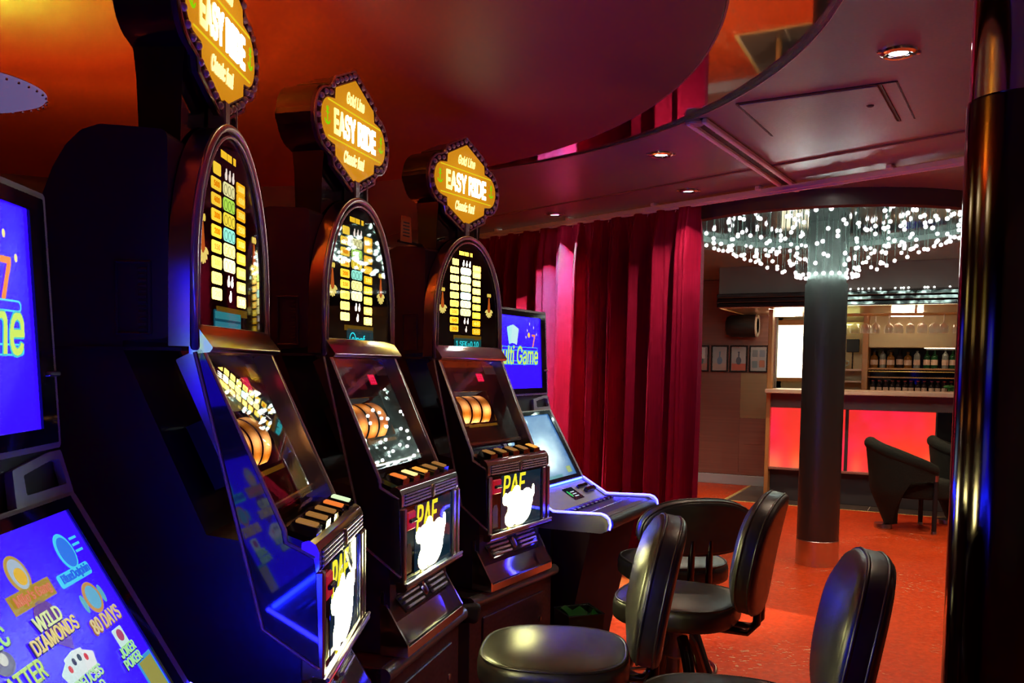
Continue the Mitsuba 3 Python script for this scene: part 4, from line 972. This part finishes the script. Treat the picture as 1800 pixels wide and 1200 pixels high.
GY = [0.62, 0.85, 0.12]
def upper_screen():
    fl = Flat(); fl.poly(sbox(0.057, -0.346, 0.543, -0.027), [0.040, 0.004, 2.4], layer=0)
    for y in (-0.172, -0.232): fl.poly(rrect(0.10, 0.505, y - 0.007, y + 0.007, 0.007).exterior.buffer(0.0014), [0.08, 0.75, 0.95], layer=2)
    fl.mesh(text('Multi Game', 0.076, False, 0.42, 0.16, heavy=0.0030), [0.05, 0.55, 0.62], (0.300, -0.200), layer=3)
    fl.mesh(text('Multi Game', 0.075, False, 0.414, 0.16, heavy=0.0006), GY, (0.300, -0.200), layer=6)
    for i, a in enumerate((12, -4, -18)): fl.poly(affinity.rotate(rrect(0.215 + 0.018 * i, 0.275 + 0.018 * i, -0.150, -0.075, 0.006), a), [0.35 + 0.1 * i, 0.85, 0.85], layer=1 + 0.2 * i)
    fl.mesh(text('7', 0.055, True, 0.034), [0.95, 0.25, 0.02], (0.465, -0.135), layer=4)
    for (x, y) in [(0.405, -0.09), (0.43, -0.06), (0.47, -0.075), (0.39, -0.12), (0.50, -0.105)]: fl.poly(ell(x, y, 0.004, 0.006, 4), [1.0, 0.85, 0.3], layer=2)
    fl.poly(ell(0.42, -0.11, 0.012, 0.012, 5), [1.0, 0.6, 0.05], layer=2)
    return fl.shape('screen', EV(1.0))
def lower_screen(menu):
    fl = Flat()
    if menu: fl.poly(sbox(0.057, -0.331, 0.549, -0.021), [0.045, 0.006, 2.4], layer=0)
    else:
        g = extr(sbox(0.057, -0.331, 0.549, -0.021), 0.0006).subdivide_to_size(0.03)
        def painted_glow(v):  # white glow like a soft reflection, painted into the screen colours
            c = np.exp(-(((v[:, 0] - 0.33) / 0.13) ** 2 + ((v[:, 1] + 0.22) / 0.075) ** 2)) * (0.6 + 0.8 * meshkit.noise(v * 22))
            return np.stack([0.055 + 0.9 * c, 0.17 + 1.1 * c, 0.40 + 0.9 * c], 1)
        fl.mesh(g, painted_glow, layer=0)
    if not menu:
        fl.poly(sbox(0.47, -0.31, 0.515, -0.28), [0.35, 0.45, 0.15], layer=2); fl.poly(ell(0.20, -0.14, 0.03, 0.05), [0.22, 0.42, 0.28], layer=2)
        for (x, y) in [(0.16, -0.06), (0.30, -0.05), (0.25, -0.10), (0.20, -0.12), (0.30, -0.16)]: fl.poly(ell(x, y, 0.007, 0.009, 5), [0.7, 0.95, 1.1], layer=3)
        fl.poly(sbox(0.09, -0.325, 0.40, -0.31), [0.10, 0.30, 0.34], layer=2)
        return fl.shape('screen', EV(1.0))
    gold, cyan, pale = [0.75, 0.50, 0.06], [0.06, 0.60, 0.85], [0.62, 0.72, 0.30]
    def tx(s, h, x, y, c, w=None, deg=0, back=None):
        if back is not None: fl.mesh(text(s, h * 1.04, True, (w or 0.1) * 1.05), back, (x + 0.0015, y - 0.0015), deg, layer=3)
        fl.mesh(text(s, h, True, w), c, (x, y), deg, layer=7)
    dark = [0.02, 0.015, 0.12]
    # oval badge over a gold plate
    fl.poly(ell(0.343, -0.077, 0.024, 0.026), [0.45, 0.28, 0.04], layer=2); fl.poly(ell(0.343, -0.077, 0.018, 0.021), [0.35, 0.45, 0.55], layer=4); fl.poly(ell(0.343, -0.081, 0.012, 0.012), [0.70, 0.42, 0.03], layer=6)
    fl.poly(sbox(0.290, -0.122, 0.402, -0.096), [0.34, 0.22, 0.01], layer=2); tx("Miljo's Gang", 0.013, 0.346, -0.109, [0.60, 0.16, 0.08], 0.092)
    # round blue badge
    fl.poly(ell(0.482, -0.078, 0.024, 0.028), cyan, layer=2); fl.poly(ell(0.482, -0.079, 0.019, 0.023), [0.03, 0.18, 0.80], layer=4)
    for i in range(3): fl.poly(sbox(0.510, -0.066 - 0.010 * i, 0.532, -0.062 - 0.010 * i), cyan, layer=2)
    fl.poly(rrect(0.420, 0.520, -0.122, -0.102, 0.005), cyan, layer=2); tx('BlueDolphin', 0.012, 0.470, -0.112, [0.02, 0.12, 0.75], 0.086)
    # round portrait frame, face left plain
    fl.poly(ell(0.480, -0.152, 0.024, 0.024), [0.50, 0.26, 0.08], layer=2); fl.poly(ell(0.480, -0.152, 0.017, 0.018), [0.12, 0.40, 0.60], layer=4)
    for s in (-1, 1): fl.poly(ell(0.480 + 0.030 * s, -0.154, 0.006, 0.014, 5), [0.10, 0.40, 0.50], layer=2)
    tx('80 DAYS', 0.021, 0.476, -0.187, [0.62, 0.48, 0.20], 0.092, 0, [0.25, 0.10, 0.02])
    # the diamond title
    fl.poly(ell(0.350, -0.142, 0.028, 0.024), [0.10, 0.01, 0.28], layer=2); fl.poly(Polygon([(0.335, -0.175), (0.385, -0.165), (0.365, -0.195)]), [0.10, 0.02, 0.45], layer=2)
    tx('WILD', 0.019, 0.345, -0.143, pale, 0.068, 0, dark); tx('DIAMONDS', 0.019, 0.342, -0.165, [0.66, 0.52, 0.16], 0.122, 0, dark)
    tx('MAGIC', 0.024, 0.205, -0.132, [0.35, 0.70, 0.20], 0.09, 0, dark); fl.poly(ell(0.220, -0.160, 0.020, 0.015), [0.10, 0.08, 0.20], layer=4); fl.poly(ell(0.220, -0.155, 0.008, 0.008), [0.55, 0.55, 0.50], layer=6)
    tx('SCATTER', 0.024, 0.222, -0.188, [0.42, 0.62, 0.10], 0.115, 0, dark)
    # card titles
    fl.poly(rrect(0.474, 0.506, -0.234, -0.206, 0.003), [0.55, 0.75, 0.70], layer=2); fl.poly(ell(0.490, -0.218, 0.009, 0.009, 5), [0.40, 0.06, 0.15], layer=4)
    tx('JOKER', 0.014, 0.484, -0.240, [0.35, 0.75, 0.30], 0.052, 0, dark); tx('POKER', 0.014, 0.482, -0.257, [0.35, 0.75, 0.30], 0.056, 0, dark)
    for i, a in enumerate((24, 8, -8, -24)): fl.poly(affinity.rotate(rrect(0.322 + 0.012 * i, 0.350 + 0.012 * i, -0.228, -0.194, 0.003), a, origin=(0.355, -0.24)), [0.55 + 0.05 * i, 0.72, 0.72], layer=2 + 0.3 * i)
    for i, c in enumerate(([0.6, 0.02, 0.05], [0.03, 0.03, 0.1], [0.03, 0.05, 0.1], [0.6, 0.02, 0.05])): fl.poly(ell(0.330 + 0.016 * i, -0.212 + 0.006 * math.sin(i), 0.004, 0.005, 4), c, layer=5)
    tx('DEUCES', 0.015, 0.357, -0.235, [0.40, 0.70, 0.35], 0.075, 0, dark); tx('WILD', 0.015, 0.357, -0.254, [0.40, 0.70, 0.35], 0.05, 0, dark)
    fl.poly(sbox(0.49, -0.330, 0.545, -0.262), [0.05, 0.30, 0.60], layer=2); fl.poly(sbox(0.495, -0.330, 0.540, -0.268), [0.30, 0.28, 0.06], layer=3)
    return fl.shape('screen', EV(1.0))
TERMS = [((-0.118, 0.7826, math.radians(-4.317)), 'video game terminal with a blue game menu, cut off by the left picture edge', True),
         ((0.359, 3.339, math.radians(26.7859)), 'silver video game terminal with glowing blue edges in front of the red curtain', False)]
us = upper_screen()
for ps, lab, menu in TERMS:
    k = thing('game_terminal', lab, 'game terminal', 'video game terminals')
    M = pose(*ps)
    for sub, d, m_, lb in TERM: part(k, sub, d, M if m_ is None else M @ m_, lb)
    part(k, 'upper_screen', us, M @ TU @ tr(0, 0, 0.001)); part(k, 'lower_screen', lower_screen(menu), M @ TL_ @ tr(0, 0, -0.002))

# ------------------------------------------------------------------ stools
def pad_mesh(w, d, t, n=2.6, crown=0.25, seg=56):
    """A cushion with a rounded-rectangle outline in xy, thickness t along z, rolled edges and a crowned top."""
    A = np.linspace(0, 2 * np.pi, seg, endpoint=False)
    ca, sa = np.cos(A), np.sin(A)
    rx = np.sign(ca) * np.abs(ca) ** (2 / n) * w / 2; ry = np.sign(sa) * np.abs(sa) ** (2 / n) * d / 2
    rings = [(0.86, 0.0), (0.95, 0.03), (0.99, 0.12), (1.0, 0.30), (1.0, 0.62), (0.985, 0.80), (0.95, 0.93), (0.90, 1.0), (0.75, 1 + crown * 0.45), (0.5, 1 + crown * 0.8), (0.25, 1 + crown * 0.96)]
    V = [np.stack([rx * k, ry * k, np.full(seg, z * t)], 1) for k, z in rings]
    V = np.vstack(V + [[[0, 0, t * (1 + crown)]], [[0, 0, 0.0]]]); Fs = []
    for i in range(len(rings) - 1):
        for j in range(seg):
            j2 = (j + 1) % seg
            Fs += [(i * seg + j, i * seg + j2, (i + 1) * seg + j2), (i * seg + j, (i + 1) * seg + j2, (i + 1) * seg + j)]
    top, bot, L = len(V) - 2, len(V) - 1, (len(rings) - 1) * seg
    for j in range(seg):
        j2 = (j + 1) % seg
        Fs += [(top, L + j, L + j2), (bot, j2, j)]
    return trimesh.Trimesh(V, Fs, process=False)
def outline_pts(w, d, n, z, k=1.0, seg=48):
    A = np.linspace(0, 2 * np.pi, seg, endpoint=False); ca, sa = np.cos(A), np.sin(A)
    return np.stack([np.sign(ca) * np.abs(ca) ** (2 / n) * w / 2 * k, np.sign(sa) * np.abs(sa) ** (2 / n) * d / 2 * k, np.full(seg, z)], 1)

STOOL = []
def St(sub, d): STOOL.append((sub, d))
SZ = 0.535                                        # underside of the seat; local +y is the back of the stool
St('seat', shp(moved(pad_mesh(0.405, 0.400, 0.075, 2.7, 0.22), tr(0, 0, SZ)), 'leather', smooth=50))
St('seat__piping', shp(rail(outline_pts(0.405, 0.400, 2.7, SZ + 0.069, 0.952), 0.005, 6, True), 'leather', smooth=True))
St('seat__plate', shp(lathe([(0, SZ - 0.02), (0.09, SZ - 0.02), (0.10, SZ - 0.005), (0.10, SZ + 0.002), (0, SZ + 0.002)], 32), 'black_matte', smooth=30))
St('column', shp(lathe([(0, 0.12), (0.030, 0.12), (0.030, 0.40), (0.042, 0.41), (0.042, SZ - 0.018), (0, SZ - 0.018)], 28), 'chrome_soft', smooth=30))
for i in range(4):
    a = math.radians(45 + 90 * i); c, s = math.cos(a), math.sin(a)
    leg = []
    for (r, z) in [(0.038, 0.46), (0.060, 0.44), (0.150, 0.20), (0.235, 0.012)]: leg.append((r * c, r * s, z))
    lm = moved(rail([(r, 0, z) for r, z in [(0.034, 0.475), (0.060, 0.44), (0.150, 0.20), (0.238, 0.006)]], 0.016, 8), np.eye(4)); lm.vertices[:, 1] *= 1.3
    St('leg', shp(moved(lm, rotz(45 + 90 * i)), 'pole_black', smooth=40))
    St('leg__glide', shp(moved(lathe([(0, 0), (0.018, 0), (0.020, 0.006), (0.016, 0.014), (0, 0.014)], 16), rotz(45 + 90 * i) @ tr(0.238, 0, 0)), 'chrome_soft', smooth=30))
St('foot_ring', shp(rail([(0.178 * math.cos(a), 0.178 * math.sin(a), 0.17) for a in np.linspace(0, 2 * np.pi, 40, False)], 0.010, 8, True), 'chrome', smooth=True))
St('foot_ring__spoke', shp(cat(*[moved(rail([(0.028, 0, 0.17), (0.172, 0, 0.17)], 0.008, 8), rotz(90 * i)) for i in range(4)]), 'chrome', smooth=True))
def backrest(w, h, z0, lean, n=2.6, low=False, t=0.078):
    out = []
    M = tr(0, 0.235, z0) @ rot([1, 0, 0], 90 - lean)          # pad plane: x across, y up, thickness towards +y (rear) ... front face is -z
    p = pad_mesh(w, h, t, n, 0.45)
    v = p.vertices.copy()
    if low:                                                    # half-moon: flat lower edge
        lowp = v[:, 1] < 0; v[lowp, 1] *= 0.62
    p = trimesh.Trimesh(np.stack([v[:, 0], v[:, 1] + h / 2, v[:, 2] - t / 2], 1), p.faces, process=False)
    bend = p.vertices; bend[:, 2] += 0.55 * bend[:, 0] ** 2     # wraps a little round the sitter
    p.vertices = bend
    out.append(('backrest', shp(moved(p, M), 'leather', smooth=50)))
    for k_, zz in ((0.955, 0.018), (0.955, -0.022)):
        o = outline_pts(w, h, n, zz, k_ + 0.035)
        if low: o[o[:, 1] < 0, 1] *= 0.62
        o[:, 1] += h / 2; o[:, 2] += 0.55 * o[:, 0] ** 2
        out.append(('backrest__piping', shp(moved(rail(o, 0.0045, 6, True), M), 'leather', smooth=True)))
    for x in (-0.035, 0.035):
        out.append(('back_post', shp(rail([(x, 0.10, SZ - 0.012), (x, 0.235, SZ - 0.012), (x, 0.262, SZ + 0.02), (x, 0.262 + math.tan(math.radians(lean)) * 0.02, z0 + 0.10)], 0.012, 10), 'pole_black', smooth=40)))
    return out
tall_back, moon_back = backrest(0.385, 0.385, 0.585, 10), backrest(0.450, 0.250, 0.625, 6, 2.4, True, 0.06)
def stool(x, y, face, label, back):
    """face: the direction in degrees that a sitter looks."""
    k = thing('stool', label, 'stool', 'black padded casino stools')
    M = tr(x, y, 0) @ rotz(face + 90)
    for sub, d in STOOL + back: part(k, sub, d, M)
stool(0.55, 2.87, 155, 'black padded stool in front of the farthest slot machine, seen side on', tall_back)
stool(0.12, 2.31, 173, 'black padded stool whose backrest shines yellow, in front of the middle slot machine', tall_back)
stool(0.475, 1.92, 166, 'black padded stool nearest the viewer with blue light on its backrest', tall_back)
stool(0.635, 3.44, 102, 'black padded stool with a wide half-round back by the blue-edged terminal', moon_back)

# ------------------------------------------------------------------ bin
k = thing('waste_bin', 'small square black bin with a green liner beside the terminal base', 'waste bin')
def frustum(w0, w1, h, t):
    def ringp(w, z): return [(-w, -w, z), (w, -w, z), (w, w, z), (-w, w, z)]
    V = ringp(w0, 0) + ringp(w1, h) + ringp(w1 - t, h) + ringp(w0 - t, 0.01); Fs = []
    for a, b in ((0, 4), (4, 8), (8, 12)):
        for i in range(4):
            j = (i + 1) % 4; Fs += [(a + i, a + j, b + j), (a + i, b + j, b + i)]
    Fs += [(0, 2, 1), (0, 3, 2), (12, 13, 14), (12, 14, 15)]
    return trimesh.Trimesh(np.array(V, float), Fs, process=False)
BM = tr(0.262, 3.30) @ rotz(20)
part(k, 'tub', shp(frustum(0.050, 0.072, 0.43, 0.006), 'bin'), BM)
lv = []
for i in range(5):
    for j in range(5):
        lv.append((-0.06 + 0.03 * i, -0.06 + 0.03 * j, 0.375 + 0.045 * float(rng.random()) + (0.02 if i in (0, 4) or j in (0, 4) else -0.05)))
lf = []
for i in range(4):
    for j in range(4): a = i * 5 + j; lf += [(a, a + 5, a + 6), (a, a + 6, a + 1)]
lm = trimesh.Trimesh(lv, lf, process=False); lb = lm.copy(); lb.apply_translation([0, 0, -0.004]); lb.invert()
part(k, 'liner', shp(cat(lm, lb), 'bag_green', smooth=True), BM)
part(k, 'rim', shp(rail([(0.073 * sx, 0.073 * sy, 0.43) for sx, sy in ((-1, -1), (1, -1), (1, 1), (-1, 1))], 0.004, 6, True), 'bin'), BM)

# ------------------------------------------------------------------ tub armchairs
def armchair_parts():
    out = []
    # shell: swept around the sitter from one arm end over the back to the other; rim slopes down to the arms
    n, nz = 44, 12
    A = np.linspace(-125, 125, n)
    def shell(th, off):
        V = []
        for a in A:
            t = abs(a) / 125.0
            top = 0.735 - 0.20 * t ** 1.25
            ar = math.radians(a)
            for z in np.linspace(0, 1, nz):
                zz = 0.05 + (top - 0.05) * z if t < 0.35 else (0.05 + 0.39 * min(1, (t - 0.35) / 0.33)) * (1 - z) + top * z
                lean = 0.12 * (zz - 0.30) * (1 - 0.4 * t)
                rx = (0.295 + lean - (0.12 * max(0, 0.33 - zz) / 0.33)) + off
                ry = (0.285 + lean - (0.10 * max(0, 0.33 - zz) / 0.33)) + off
                V.append((rx * math.sin(ar), ry * math.cos(ar) + (0.0 if t < 0.72 else 0.0), zz))
        return V
    Vo, Vi = shell(0, 0.0), shell(0, -0.075)
    V = np.array(Vo + Vi); N_ = n * nz; Fs = []
    for i in range(n - 1):
        for j in range(nz - 1):
            a = i * nz + j; b = a + nz
            Fs += [(a, a + 1, b + 1), (a, b + 1, b), (N_ + a, N_ + b + 1, N_ + a + 1), (N_ + a, N_ + b, N_ + b + 1)]
    for i in range(n - 1):
        a, b = i * nz + nz - 1, (i + 1) * nz + nz - 1; Fs += [(a, N_ + a, N_ + b), (a, N_ + b, b)]
        a, b = i * nz, (i + 1) * nz; Fs += [(a, b, N_ + b), (a, N_ + b, N_ + a)]
    for j in range(nz - 1):
        a = j; Fs += [(a, N_ + a, N_ + a + 1), (a, N_ + a + 1, a + 1)]
        a = (n - 1) * nz + j; Fs += [(a, a + 1, N_ + a + 1), (a, N_ + a + 1, N_ + a)]
    m = trimesh.Trimesh(V, Fs, process=False)
    out.append(('shell', shp(m, 'chair_fabric', smooth=45)))
    rim = []
    for a in A:
        t = abs(a) / 125.0; top = 0.735 - 0.20 * t ** 1.25; ar = math.radians(a); lean = 0.12 * (top - 0.30) * (1 - 0.4 * t)
        rim.append(((0.258 + lean) * math.sin(ar), (0.248 + lean) * math.cos(ar), top - 0.004))
    out.append(('arm_roll', shp(cat(rail(rim, 0.050, 14), moved(ball(0.050, 2), tr(*rim[0])), moved(ball(0.050, 2), tr(*rim[-1]))), 'chair_fabric', smooth=45)))
    out.append(('seat', shp(moved(pad_mesh(0.44, 0.50, 0.15, 2.6, 0.12), tr(0, -0.12, 0.28)), 'chair_fabric', smooth=45)))
    for s in (-1, 1):
        out.append(('leg', shp(cat(rail([(s * 0.235, -0.175, 0.02), (s * 0.235, -0.175, 0.50)], 0.019, 14)), 'black_matte', smooth=30)))
        out.append(('leg__sleeve', shp(lathe([(0, 0.44), (0.023, 0.44), (0.023, 0.49), (0, 0.49)], 18), 'chrome_soft', smooth=30), tr(s * 0.235, -0.175, 0)))
        out.append(('leg__glide', shp(lathe([(0, 0), (0.022, 0), (0.024, 0.012), (0.018, 0.03), (0, 0.03)], 18), 'chrome_soft', smooth=30), tr(s * 0.235, -0.175, 0)))
    out.append(('rear_foot', shp(lathe([(0, 0), (0.10, 0), (0.105, 0.01), (0.10, 0.04), (0, 0.04)], 24), 'chrome_soft', smooth=30), tr(0, 0.175, 0) @ sc(0.85, 0.7, 1)))
    return out
AP = armchair_parts()
def armchair(x, y, face, label):
    k = thing('armchair', label, 'armchair', 'black tub armchairs')
    M = tr(x, y, 0) @ rotz(face + 90)
    for p in AP: part(k, p[0], p[1], M if len(p) == 2 else M @ p[2])
armchair(3.37, 7.52, -12, 'black fabric tub armchair right of the pillar in front of the glowing bar')
armchair(4.02, 7.75, -20, 'black fabric tub armchair half hidden behind the shiny pole')
